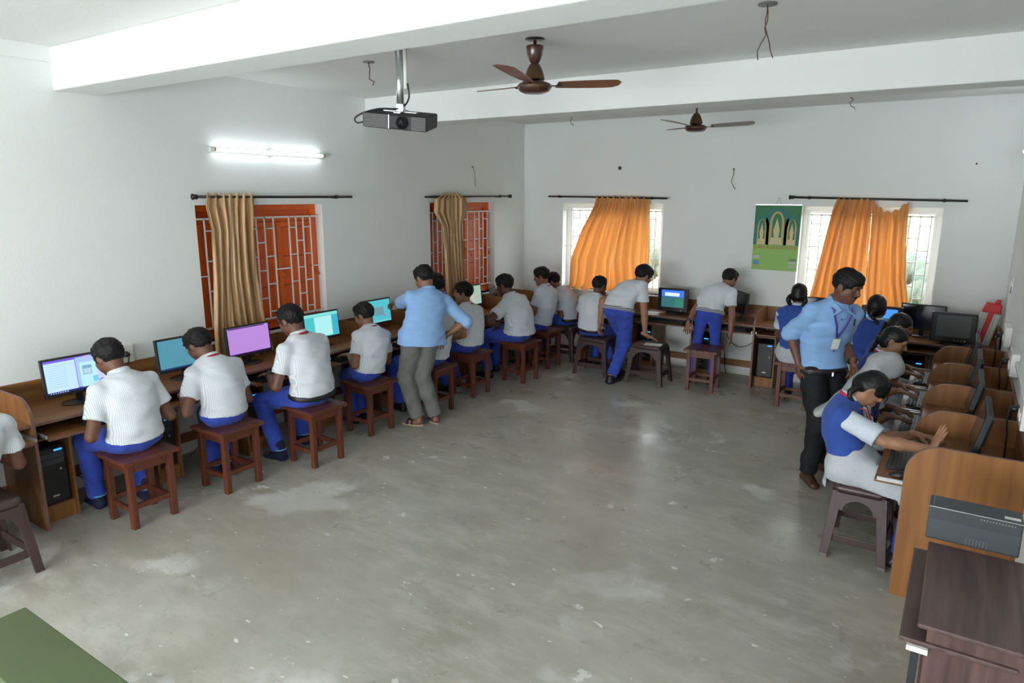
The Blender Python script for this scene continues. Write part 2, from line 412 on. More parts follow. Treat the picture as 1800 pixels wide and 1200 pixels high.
for k, (a, c, d, e) in enumerate(REAR[:2]):
    b = MB(); f = .06
    b.box(a, c, YF-.16, YF-.1, e-f, e); b.box(a, c, YF-.16, YF-.1, d, d+f); b.box(a, a+f, YF-.16, YF-.1, d+f, e-f); b.box(c-f, c, YF-.16, YF-.1, d+f, e-f); b.box((a+c)/2-.03, (a+c)/2+.03, YF-.16, YF-.1, d+f, e-f)
    tag(b.build(f'window_{5+k}', m_white), kind='structure')
# ------------------------------------------------------------------ curtains and rods
def curtain_mat(name, c1, c2, transl):
    M = mat(name, c1, .38, spec=.5, col2=c2, nscale=3.2, stretch=(3, 3, .35), bump=.25, bscale=7, sheen=.3)
    if transl:
        nt = M.node_tree; b = nt.nodes['Principled BSDF']; o = nt.nodes['Material Output']
        tr = nt.nodes.new('ShaderNodeBsdfTranslucent'); mx = nt.nodes.new('ShaderNodeMixShader'); mx.inputs[0].default_value = transl
        tr.inputs[0].default_value = (1.0, .64, .30, 1)
        nt.links.new(b.outputs[0], mx.inputs[1]); nt.links.new(tr.outputs[0], mx.inputs[2]); nt.links.new(mx.outputs[0], o.inputs[0])
    return M
m_curt = curtain_mat('gold_satin_curtain', (.70, .45, .22), (.44, .26, .11), 0.0)
m_curtl = curtain_mat('orange_gold_sheer_curtain', (.74, .47, .22), (.55, .32, .13), .52)
def curtain(name, label, rows, n, amp, P, m_, base, seed=1, ruffle=.03):
    """rows: (z, left, right) from top to hem; n pleats; P maps (along, out, z)"""
    rg = np.random.RandomState(seed); nu = n*12+1; nv = 46
    zs = np.array([r[0] for r in rows]); lf = np.array([r[1] for r in rows]); rt = np.array([r[2] for r in rows]); s = np.linspace(0, 1, len(rows))
    ph = rg.uniform(-1.5, 1.5, n+2); wob = rg.uniform(.35, 1.5, n+2)
    b = MB(); G = []
    for i in range(nu):
        u = i/(nu-1); col = []
        for j in range(nv):
            v = j/(nv-1)
            z = np.interp(v, s, zs); a = np.interp(v, s, lf); c = np.interp(v, s, rt)
            k = u*n; ki = int(min(k, n-1)); fr = k-ki
            w = wob[ki]*(1-fr)+wob[ki+1]*fr; p = ph[ki]*(1-fr)+ph[ki+1]*fr
            env = .35+.65*min(1, v*5)
            d = amp*env*w*math.sin(2*math.pi*k+p*v*2.2)+amp*.4*math.sin(2*math.pi*k*2.3+5*v+3*p)*env+amp*.22*math.sin(2*math.pi*k*4.1+9*v*p+p)*env
            uu = u+.018*math.sin(7*v+9*u+seed)*v
            zz = z+(ruffle*math.sin(2*math.pi*k)*.5 if j == 0 else 0)+.012*math.sin(5*u*n)*v*v
            col.append(P(a+(c-a)*uu, max(.030, .085+d), zz))
        G.append(col)
    b.grid(G, nu, nv)
    o = b.build(name, m_, None, 0, base, fix=False)
    sol = o.modifiers.new('thickness', 'SOLIDIFY'); sol.thickness = .003
    return tag(o, label, 'curtain')
PL = lambda a, o, z: (XL+o, a, z)
PBk = lambda a, o, z: (a, YB-o, z)
curtain('curtain', 'gathered gold satin curtain hanging beside the orange shutters above the purple-screen monitor', [(2.20, 3.46, 3.94), (2.09, 3.44, 3.92), (1.9, 3.47, 3.90), (1.5, 3.45, 3.90), (1.1, 3.42, 3.95), (.76, 3.42, 4.02)], 7, .034, PL, m_curt, (XL+.08, 3.7, .8), 3)
curtain('curtain', 'narrow bunched gold satin curtain tied at the second orange-shuttered window', [(2.22, 6.62, 6.92), (2.16, 6.46, 7.05), (2.0, 6.44, 7.06), (1.82, 6.58, 6.96), (1.5, 6.60, 6.98), (1.0, 6.64, 7.03), (.78, 6.66, 7.04)], 7, .036, PL, m_curt, (XL+.08, 6.8, .8), 5)
curtain('curtain', 'sunlit orange curtain drawn aside, behind the boy bending over the plastic stool', [(2.19, -4.25, -3.50), (2.08, -4.25, -3.48), (1.75, -4.42, -3.46), (1.35, -4.58, -3.46), (1.0, -4.61, -3.43), (.925, -4.64, -3.42)], 9, .038, PBk, m_curtl, (-4, YB-.08, .9), 8)
curtain('curtain', 'sunlit orange curtain sagging between hooks, on the window beside the calendar', [(2.17, -1.26, -.915), (2.05, -1.30, -.905), (1.7, -1.36, -.895), (1.3, -1.42, -.885), (1.02, -1.46, -.875), (.925, -1.46, -.87)], 6, .036, PBk, m_curtl, (-1, YB-.08, .9), 11)
def sag(a): return .11*math.sin(math.pi*min(1, max(0, (a+.9)/.33)))
curtain('curtain', 'orange curtain panel whose top edge droops off its rod, right half of the pair', [(2.15, -.905, -.56), (2.03, -.895, -.55), (1.7, -.885, -.54), (1.3, -.875, -.50), (1.02, -.865, -.44), (.925, -.86, -.41)], 5, .034, lambda a, o, z: (a, YB-o, z-sag(a)*max(0, (z-1.0)/1.15)), m_curtl, (-.7, YB-.08, .9), 14)
def rod(name, label, a, c, z0, z1, P, fin):
    t = thing(name, label, 'curtain rod', P((a+c)/2, 0, z0))
    o0 = np.array(P((a+c)/2, 0, z0)); q = lambda *k: np.array(P(*k))-o0
    b = MB(); b.tube([q(a, .085, z0), q(c, .085, z1)], .0125, 10); b.build('pole', m_darkmetal, t)
    for e, s, zz in ((a, -1, z0), (c, 1, z1)):
        if e in fin:
            b = MB(); b.tube([q(e, .085, zz), q(e+s*.012, .085, zz), q(e+s*.02, .085, zz), q(e+s*.045, .085, zz), q(e+s*.055, .085, zz)], [.014, .024, .015, .028, .012], 12); b.build('finial', m_darkmetal, t)
    for f in (.10, .88):
        u = a+(c-a)*f; zz = z0+(z1-z0)*f
        b = MB(); b.tube([q(u, 0, zz-.01), q(u, .085, zz-.012)], .006, 6); b.tube([q(u-.012, .085, zz), q(u+.012, .085, zz)], .019, 10); b.build('bracket', m_darkmetal, t)
rod('curtain_rod', 'dark curtain rod above the larger orange-shuttered window under the lit tube', 3.38, 5.10, 2.18, 2.18, PL, (3.38,))
rod('curtain_rod', 'dark curtain rod above the bunched curtain near the room corner', 6.26, 8.02, 2.18, 2.19, PL, (8.02,))
rod('curtain_rod', 'dark curtain rod on the far wall left of the calendar', -4.99, -3.24, 2.19, 2.17, PBk, ())
rod('curtain_rod', 'dark curtain rod on the far wall holding the drooping orange curtain', -1.72, -.04, 2.19, 2.16, PBk, (-1.72,))

# ------------------------------------------------------------------ tube lights, fans, projector, wires
def tube_light(label, p0, p1, n):
    p0 = np.array(p0); p1 = np.array(p1); c = (p0+p1)/2; n = np.array(n)
    t = thing('tube_light', label, 'tube light', c)
    a, e = p0-c, p1-c; d = (e-a)/np.linalg.norm(e-a)
    b = MB()
    up = np.array([0, 0, 1.0])
    for s0, s1, h, w in ((a, e, .018, .02),):
        b.add([s0+n*0-up*h, s0+n*w-up*h, s0+n*w+up*h, s0+up*h, s1-up*h, s1+n*w-up*h, s1+n*w+up*h, s1+up*h], [(0, 1, 2, 3), (4, 7, 6, 5), (0, 4, 5, 1), (1, 5, 6, 2), (2, 6, 7, 3), (3, 7, 4, 0)])
    b.build('batten', m_white, t, .003)
    b = MB(); b.tube([a+n*.045+d*.03, e+n*.045-d*.03], .014, 14); b.build('tube', m_tubelight, t)
    for s_, k in ((a, 1), (e, -1)):
        b = MB(); b.tube([s_+n*.045-d*k*.005, s_+n*.045+d*k*.03], .017, 12); b.tube([s_+n*.0+d*k*.012, s_+n*.05+d*k*.012], .012, 8); b.build('lamp_holder', m_cream, t)
    m_ = (a+e)/2
    b = MB(); b.tube([m_+n*.0-d*.03, m_+n*.024-d*.03], .008, 8); b.cbox(tuple(m_+n*.02), (.03, .05, .05)); b.build('choke_box', m_whitep, t, .004)
tube_light('lit fluorescent tube on the long left wall above the orange-shuttered window', (XL, 3.58, 2.575), (XL, 4.80, 2.575), (1, 0, 0))
tube_light('lit fluorescent tube high on the right wall near the far corner', (XR, 8.25, 2.62), (XR, 7.03, 2.62), (-1, 0, 0))

def fan(label, x, y, zmot, ang, mb, canopy=True):
    t = thing('ceiling_fan', label, 'ceiling fan', (x, y, zmot))
    top = ZC-zmot
    b = MB(); b.lathe([(.062, top-.006), (.062, top), ], n=20); b.build('ceiling_plate', m_darkmetal, t)
    b = MB(); b.cyl((0, 0, .12), (0, 0, top-.01), .011, 12); b.build('down_rod', m_fan, t)
    if canopy:
        b = MB(); b.lathe([(.018, top-.155), (.034, top-.14), (.05, top-.10), (.056, top-.06), (.058, top-.045), (.052, top-.045)], n=24); b.build('canopy', m_fan, t)
    b = MB(); b.lathe([(.016, .145), (.03, .135), (.048, .105), (.06, .07), (.066, .045), (.066, .038), (.05, .038)], n=24); b.build('lower_canopy', m_fanbr, t)
    b = MB(); b.lathe([(.02, -.046), (.07, -.044), (.098, -.032), (.108, -.016), (.110, .0), (.104, .012), (.07, .026), (.04, .036), (.02, .04)], n=32); b.build('motor', m_fan, t)
    b = MB(); b.lathe([(.111, -.012), (.1135, -.006), (.1115, .002)], n=32); b.build('trim_ring', m_fanbr, t)
    for k in range(3):
        a = ang+k*2*math.pi/3; M = Rz(a)
        b = MB(); b.cbox((.135, 0, .004), (.09, .035, .005), M); b.build('blade_arm', m_darkmetal, t, .001)
        N = 14; top_, bot_ = [], []
        for i in range(N):
            s = i/(N-1); r = .15+.43*s; w = .048+.022*math.sin(math.pi*min(1, s*1.1)*.6); w *= (1-.55*max(0, (s-.9)/.1)**2)
            tw = .20*(1-s*.2)
            for lst, dz in ((top_, .003), (bot_, -.003)):
                lst.append([M @ Vector((r, q*w, -q*w*tw+dz+.012+.02*s)) for q in (-1, -.4, .4, 1)])
        b = MB(); b.grid(top_, N, 4); b.grid(bot_, N, 4)
        ring = [top_[i][0] for i in range(N)]+[top_[-1][q] for q in (1, 2)]+[top_[i][3] for i in range(N-1, -1, -1)]+[top_[0][2], top_[0][1]]
        ring2 = [bot_[i][0] for i in range(N)]+[bot_[-1][q] for q in (1, 2)]+[bot_[i][3] for i in range(N-1, -1, -1)]+[bot_[0][2], bot_[0][1]]
        n = len(ring); b.add(ring+ring2, [(i, (i+1) % n, n+(i+1) % n, n+i) for i in range(n)])
        b.build('blade', mb, t, fix=False)
fan('dark brown three-blade ceiling fan hanging beside the projector', -2.48, 4.01, 2.90, .74, m_blade)
fan('three-blade ceiling fan with grey-brown blades near the far wall', -2.50, 7.25, 2.90, .30, m_bladeg, False)

pj = thing('projector', 'dusty black video projector hung from the ceiling on a silver pole', 'projector', (-3.44, 3.77, 2.665))
Mp = Matrix.Translation((0, 0, .055)) @ Rz(math.radians(26)) @ Matrix.Rotation(.10, 4, 'Y') @ Matrix.Rotation(.20, 4, 'X') @ Matrix.Translation((0, 0, -.055))
b = MB(); b.cbox((0, 0, .055), (.46, .30, .10), Mp); b.build('housing', m_blackm, pj, .012)
for k in range(9):
    b = MB(); b.cbox((-.135, -.152, .015+k*.010), (.17, .004, .004), Mp); b.build('vent_slat', m_grey, pj)
for k in range(9):
    b = MB(); b.cbox((.17, -.152, .015+k*.010), (.10, .004, .004), Mp); b.build('vent_slat', m_grey, pj)
b = MB(); b.cbox((-.04, -.152, .055), (.006, .006, .09), Mp); b.build('trim_strip', m_silver, pj)
b = MB(); b.tube([Mp @ Vector((.055, -.14, .055)), Mp @ Vector((.055, -.165, .055)), Mp @ Vector((.055, -.165, .055)), Mp @ Vector((.055, -.148, .055))], [.042, .042, .034, .028], 20); b.build('lens_ring', m_black, pj)
b = MB(); b.tube([Mp @ Vector((.055, -.15, .055)), Mp @ Vector((.055, -.156, .055))], [.03, .022], 18); b.build('lens', mat('lens_glass', (.09, .07, .06), .08, coat=1), pj)
b = MB(); b.cyl((.0, 0, .14), (.0, 0, ZC-2.665-.008), .026, 16); b.build('pole', m_steel, pj)
b = MB(); b.cyl((.045, .012, .26), (.045, .012, ZC-2.665-.008), .014, 10); b.build('cable_duct', m_whitep, pj)
b = MB(); b.lathe([(.07, ZC-2.665-.01), (.07, ZC-2.665)], n=20); b.build('ceiling_plate', m_steel, pj)
b = MB(); b.cbox((0, 0, .112), (.24, .05, .008), Mp); b.cbox((0, 0, .112), (.05, .2, .008), Mp); b.cbox((0, 0, .14), (.05, .06, .05), Mp); b.build('mount_bracket', m_steel, pj, .002)
def catmull(pts, n=6):
    P = [np.array(p, float) for p in pts]; out = []
    for i in range(len(P)-1):
        p0 = P[max(i-1, 0)]; p1 = P[i]; p2 = P[i+1]; p3 = P[min(i+2, len(P)-1)]
        for k in range(n):
            s = k/n; out.append(.5*((2*p1)+(-p0+p2)*s+(2*p0-5*p1+4*p2-p3)*s*s+(-p0+3*p1-3*p2+p3)*s**3))
    return out+[P[-1]]
b = MB(); b.tube(catmull([Mp @ Vector(q) for q in ((.04, .02, .30), (.05, .02, .20), (0, -.02, .135), (-.13, -.08, .125), (-.24, -.1, .09), (-.30, -.1, .05), (-.285, -.1, .02), (-.23, -.1, .035))]), .006, 8); b.build('cable', m_cable, pj)
def ceil_wire(label, x, y, L, seed, plate=.045, two=False, r=.004):
    t = thing('ceiling_wire', label, 'wire', (x, y, ZC-.004)); rg = np.random.RandomState(seed)
    b = MB(); b.lathe([(plate, -.002), (plate, .004)], n=14); b.build('ceiling_plate', m_grey if plate > .03 else m_whitep, t)
    for s in ((-1, 1) if two else (1,)):
        pts = [(0, 0, 0)]
        for k in range(1, 8): pts.append((rg.uniform(-.018, .018)+s*(.012 if k < 6 else .045), rg.uniform(-.01, .01), -L*k/7))
        b = MB(); b.tube(pts, r, 6); b.build('wire', m_wire, t)
ceil_wire('loose twisted wire dangling from a ceiling hook beside the projector pole', -3.95, 3.99, .17, 2)
ceil_wire('split pair of wires dangling from a ceiling hook right of the dark brown fan', -1.02, 3.97, .27, 4, .05, True, .003)
ceil_wire('short grey wire stub hanging from the ceiling near the far left corner', -4.43, 8.04, .11, 6, .012)
ceil_wire('short beige wire stub hanging from the ceiling by the far wall above the calendar side', -1.16, 7.96, .12, 8, .012)
def wall_bits(name, label, p, cat, mk):
    t = thing(name, label, cat, p); mk(t)
wall_bits('wall_hole', 'small dark round wall outlet above the sunlit curtain', (-3.95, YB-.004, 2.56), 'outlet', lambda t: (MB().tube([(0, .004, 0), (0, -.004, 0)], .026, 16).build('cap', m_grey, t), MB().tube([(0, -.004, 0), (0, -.008, 0)], .014, 12).build('core', m_blackm, t)))
wall_bits('wall_wire', 'loose wire poking out of the far wall above the calendar', (-2.45, YB-.004, 2.52), 'wire', lambda t: (MB().tube([(0, .004, 0), (0, -.006, 0)], .012, 10).build('hole_rim', m_grey, t), MB().tube([(0, -.005, 0), (.01, -.03, -.06), (-.015, -.03, -.14), (.012, -.025, -.20), (.04, -.03, -.24)], .0035, 6).build('wire', m_wire, t)))
wall_bits('wall_wire', 'loose wire poking out of the left wall above the bunched curtain', (XL+.004, 7.3, 2.56), 'wire', lambda t: (MB().tube([(-.004, 0, 0), (.006, 0, 0)], .01, 10).build('hole_rim', m_grey, t), MB().tube([(.005, 0, 0), (.03, -.03, .01), (.03, .01, -.09), (.03, .02, -.25)], .003, 6).build('wire', m_wire, t)))
wall_bits('nail', 'tiny nail in the far wall near the right corner', (-.01, YB, 2.53), 'nail', lambda t: (MB().tube([(0, .01, 0), (0, -.02, 0)], .004, 8).build('shank', m_darkmetal, t), MB().tube([(0, -.02, 0), (0, -.024, 0)], .009, 10).build('nail_head', m_darkmetal, t)))
wall_bits('wall_latch', 'small white tower bolt on the right wall near the far corner', (XR-.003, 7.6, 1.42), 'latch', lambda t: (MB().cbox((-.006, 0, 0), (.008, .03, .16)).build('plate', m_whitep, t, .002), MB().tube([(-.012, 0, .07), (-.012, 0, -.07)], .006, 8).build('bolt', m_steel, t)))

# ------------------------------------------------------------------ wall calendar
cx0, cx1, cz0, cz1 = -2.155, -1.635, 1.335, 2.105
cal = thing('wall_calendar', 'green picture calendar hanging on the far wall beside the right window', 'calendar', ((cx0+cx1)/2, YB-.012, cz0))
W_, H_ = cx1-cx0, cz1-cz0
cm = lambda n, c: mat('calendar_'+n, c, .55)
mg, mlg, mgold, mgold2, mteal = cm('green', (.02, .17, .06)), cm('lime', (.27, .52, .11)), cm('gold', (.50, .40, .14)), cm('pale_gold', (.62, .55, .30)), cm('teal', (.01, .17, .14))
def flat(name, poly, m_, d, par):
    b = MB(); b.prism(poly, 1, -d-.0008, -d); return b.build(name, m_, par)
sheet = MB(); sheet.box(-W_/2, W_/2, -.002, .002, 0, H_); sheet = sheet.build('sheet', mlg, cal)
pic = flat('picture', [(-W_/2, H_*.385), (W_/2, H_*.385), (W_/2, H_), (-W_/2, H_)], mg, .002, cal)
def arch(cx, w, h, z0, n=10): return [(cx-w, z0), (cx+w, z0)]+[(cx+w*math.cos(a)*(1 if True else 0), z0+h*.6+h*.4*math.sin(a)) for a in [math.pi*k/n for k in range(n+1)]]
for cx, w, h in ((0, .088, .40), (-.17, .055, .31), (.17, .055, .31)):
    flat('arch', arch(cx, w*1.5, h*1.12, H_*.39), mteal, .003, pic)
    flat('niche', arch(cx, w*.95, h*.98, H_*.39), mgold, .004, pic)
    flat('niche_inner', arch(cx, w*.62, h*.80, H_*.46), mg, .005, pic)
    flat('vase', [(cx-w*.25, H_*.46), (cx+w*.25, H_*.46), (cx+w*.42, H_*.46+h*.3), (cx+w*.15, H_*.46+h*.52), (cx, H_*.46+h*.66), (cx-w*.15, H_*.46+h*.52), (cx-w*.42, H_*.46+h*.3)], mgold2, .006, pic)
    flat('plinth', [(cx-w*.9, H_*.39), (cx+w*.9, H_*.39), (cx+w*.6, H_*.39+h*.22), (cx-w*.6, H_*.39+h*.22)], mgold2, .007, pic)
def text(name, s, size, m_, loc, parent, rot=(math.pi/2, 0, 0), align='CENTER', ext=.0004):
    cu = bpy.data.curves.new(name, 'FONT'); cu.body = s; cu.size = size; cu.align_x = align; cu.align_y = 'CENTER'; cu.extrude = ext
    o = bpy.data.objects.new(name, cu); COL.objects.link(o)
    dg = bpy.context.evaluated_depsgraph_get(); dg.update()
    me = bpy.data.meshes.new_from_object(o.evaluated_get(dg)); me.materials.clear(); me.materials.append(m_)
    bpy.data.objects.remove(o)
    o = bpy.data.objects.new(name, me); COL.objects.link(o); o.location = loc; o.rotation_euler = rot; o.parent = parent
    return o
text('lettering', 'SURA PUBLICATIONS', .052, cm('red', (.45, .07, .03)), (0, -.004, H_*.345), cal)
for x, z, w, h, c in ((-.21, .15, .07, .035, (.5, .5, .55)), (-.21, .085, .065, .05, (.08, .28, .5)), (-.21, .05, .065, .012, (.55, .35, .2)), (.205, .13, .075, .022, (.12, .2, .1)), (.205, .095, .075, .03, (.45, .5, .45)), (.205, .05, .075, .03, (.45, .5, .45))):
    flat('print_block', [(x-w/2, z-h/2), (x+w/2, z-h/2), (x+w/2, z+h/2), (x-w/2, z+h/2)], cm('block', c), .002, sheet)
b = MB(); b.box(-W_/2, W_/2, -.005, .004, H_-.008, H_+.004); b.build('hanger_strip', m_silver, cal)
b = MB(); b.tube([(-.03, -.003, H_), (0, -.004, H_+.075), (.03, -.003, H_)], .002, 5); b.tube([(0, .01, H_+.075), (0, -.012, H_+.075)], .005, 6); b.build('hanging_loop', m_wire, cal)

# ------------------------------------------------------------------ stools
def wooden_stool():
    t = thing('wooden_stool', '', 'stool'); h = .49; a = .158; lw = .042
    for k in range(5):
        w = .38/5; x = -.19+w*k
        b = MB(); b.box(x+.0015, x+w-.0015, -.19, .19, h-.028, h); b.build('seat_plank', m_stoolx, t, .003)
    for sx in (-1, 1):
        for sy in (-1, 1):
            cx, cy = sx*(a-lw/2), sy*(a-lw/2)
            b = MB(); b.box(cx-lw/2, cx+lw/2, cy-lw/2, cy+lw/2, 0, h-.028); b.build('leg', m_stool, t, .003)
    for s in (-1, 1):
        q = s*(a-lw/2)
        b = MB(); b.box(-a+lw, a-lw, q-.012, q+.012, h-.095, h-.028); b.build('apron', m_stool, t, .002)
        b = MB(); b.box(q-.012, q+.012, -a+lw, a-lw, h-.095, h-.028); b.build('apron', m_stool, t, .002)
        b = MB(); b.box(-a+lw, a-lw, q-.012, q+.012, .115, .15); b.build('stretcher', m_stool, t, .002)
        b = MB(); b.box(q-.012, q+.012, -a+lw, a-lw, .135, .17); b.build('stretcher', m_stool, t, .002)
    return t
def plastic_stool():
    t = thing('plastic_stool', '', 'stool'); h = .475; tx, ty = .175, .135; bx, by = .235, .185
    b = MB()
    N = 8
    def rr(x, y, r, z):
        pts = []
        for sx, sy, a0 in ((1, 1, 0), (-1, 1, 90), (-1, -1, 180), (1, -1, 270)):
            for k in range(N+1):
                a = math.radians(a0+90*k/N); pts.append((sx*(x-r)+r*math.cos(a), sy*(y-r)+r*math.sin(a), z))
        return pts
    rings = [rr(tx+.018, ty+.018, .05, h-.05), rr(tx+.02, ty+.02, .05, h-.025), rr(tx+.012, ty+.012, .045, h-.008), rr(tx-.005, ty-.005, .04, h)]
    n = len(rings[0]); b.add([q for r in rings for q in r], [(i*n+j, i*n+(j+1) % n, (i+1)*n+(j+1) % n, (i+1)*n+j) for i in range(3) for j in range(n)]+[tuple(range(3*n, 4*n)), tuple(range(n-1, -1, -1))], True)
    b.build('seat', m_plastic, t)
    for sx in (-1, 1):
        for sy in (-1, 1):
            b = MB(); w0, w1 = .062, .05
            T_ = [(sx*(tx+.015), sy*(ty+.015)), (sx*(tx+.015-w0), sy*(ty+.015)), (sx*(tx+.015-w0), sy*(ty-.0)), (sx*(tx-.0), sy*(ty-.0)), (sx*(tx-.0), sy*(ty+.015-w0)), (sx*(tx+.015), sy*(ty+.015-w0))]
            B_ = [(sx*bx, sy*by), (sx*(bx-w1), sy*by), (sx*(bx-w1), sy*(by-.014)), (sx*(bx-.014), sy*(by-.014)), (sx*(bx-.014), sy*(by-w1)), (sx*bx, sy*(by-w1))]
            F_ = [(x*1.02, y*1.02) for x, y in B_]
            vs_ = [(x, y, h-.04) for x, y in T_]+[(x, y, .02) for x, y in B_]+[(x, y, .0) for x, y in F_]
            b.add(vs_, [(k, (k+1) % 6, 6+(k+1) % 6, 6+k) for k in range(6)]+[(6+k, 6+(k+1) % 6, 12+(k+1) % 6, 12+k) for k in range(6)]+[tuple(range(6)), tuple(range(17, 11, -1))])
            b.build('leg', m_plastic, t, .003)
    for s in (-1, 1):
        for ax in (0, 1):
            L = tx if ax == 0 else ty; W = ty if ax == 0 else tx
            poly = [(-L, h-.05), (-L, h-.15)]
            for k in range(11):
                a = math.pi*(1-k/10); poly.append(((L-.05)*math.cos(a), h-.16+.075*math.sin(a)))
            poly += [(L, h-.15), (L, h-.05)]
            b = MB()
            P_ = (lambda u, v, z: (u, v, z)) if ax == 0 else (lambda u, v, z: (v, u, z))
            n = len(poly); v0 = s*(W+.010); v1 = s*(W+.016)
            vs_ = [P_(u, v0+s*(h-z)*.10, z) for u, z in poly]+[P_(u, v1+s*(h-z)*.10, z) for u, z in poly]
            b.add(vs_, [tuple(range(n)), tuple(range(2*n-1, n-1, -1))]+[(i, (i+1) % n, n+(i+1) % n, n+i) for i in range(n)])
            b.build('apron', m_plastic, t)
            f = (h-.14)/h; Lx = (bx if ax == 0 else by)-.02; Wy = (by if ax == 0 else bx)-.026
            zc = .13; k = .80; b = MB()
            A = P_(-Lx*.95, s*Wy*.97, zc); B = P_(Lx*.95, s*Wy*.97, zc)
            b.box(min(A[0], B[0])-(.006 if ax else 0), max(A[0], B[0])+(.006 if ax else 0), min(A[1], B[1])-(0 if ax else .006), max(A[1], B[1])+(0 if ax else .006), zc-.028, zc+.022)
            b.build('stretcher', m_plastic, t, .003)
    return t
ws0 = wooden_stool(); ps0 = plastic_stool()
WST = [((-4.57, 2.265), 0, 'reddish wooden stool under the boy at the monitor with the pale blue file window'), ((-4.55, 2.945), .03, 'reddish wooden stool under the spectacled boy at the plain teal screen'),
 ((-4.39, 3.65), -.04, 'reddish wooden stool under the boy with the wristwatch at the purple screen'), ((-4.56, 4.45), 0, 'reddish wooden stool under the boy sitting beside the man in grey trousers'),
 ((-4.45, 5.24), .03, 'reddish wooden stool half hidden behind the man in grey trousers'), ((-4.51, 5.98), 0, 'reddish wooden stool under the boy who looks back over his shoulder'),
 ((-4.36, 6.785), -.03, 'reddish wooden stool under the stout boy with his hand on his thigh'), ((-4.48, 7.55), 0, 'reddish wooden stool under the boy facing the dark open laptop'),
 ((-2.38, 7.635), .05, 'empty reddish wooden stool in front of the boy bending at the far desk'), ((-1.36, 7.56), 0, 'reddish wooden stool under the seated girl near the calendar'), ((-.62, 7.38), .05, 'reddish wooden stool under the girl in blue at the far desk behind the standing teacher')]
for k, (p, r, lb) in enumerate(WST):
    o = ws0 if k == 0 else dup(ws0)
    o.location = (p[0], p[1], 0); o.rotation_euler = (0, 0, r); o['label'] = lb; o['group'] = 'reddish wooden stools'
PST = [((-4.60, 1.36), 0.02, 'dark brown plastic stool under the boy at the near left desk'), ((-4.46, 8.06), 0, 'dark brown plastic stool in the far left corner of the room'),
 ((-3.74, 7.59), 0, 'dark brown plastic stool under the boy seated before the sunlit curtain'), ((-3.03, 7.59), 0, 'dark brown plastic stool that the bending boy leans his hand on'),
 ((-.36, 4.56), math.pi/2, 'dark brown plastic stool under the girl with two braids'), ((-.40, 5.30), math.pi/2, 'dark brown plastic stool under the girl in the grey headscarf'),
 ((-.44, 6.02), math.pi/2, 'dark brown plastic stool under the girl whose face shows in profile'), ((-.44, 6.72), math.pi/2, 'dark brown plastic stool under the girl with glasses')]
for k, (p, r, lb) in enumerate(PST):
    o = ps0 if k == 0 else dup(ps0)
    o.location = (p[0], p[1], 0); o.rotation_euler = (0, 0, r); o['label'] = lb; o['group'] = 'dark brown plastic stools'

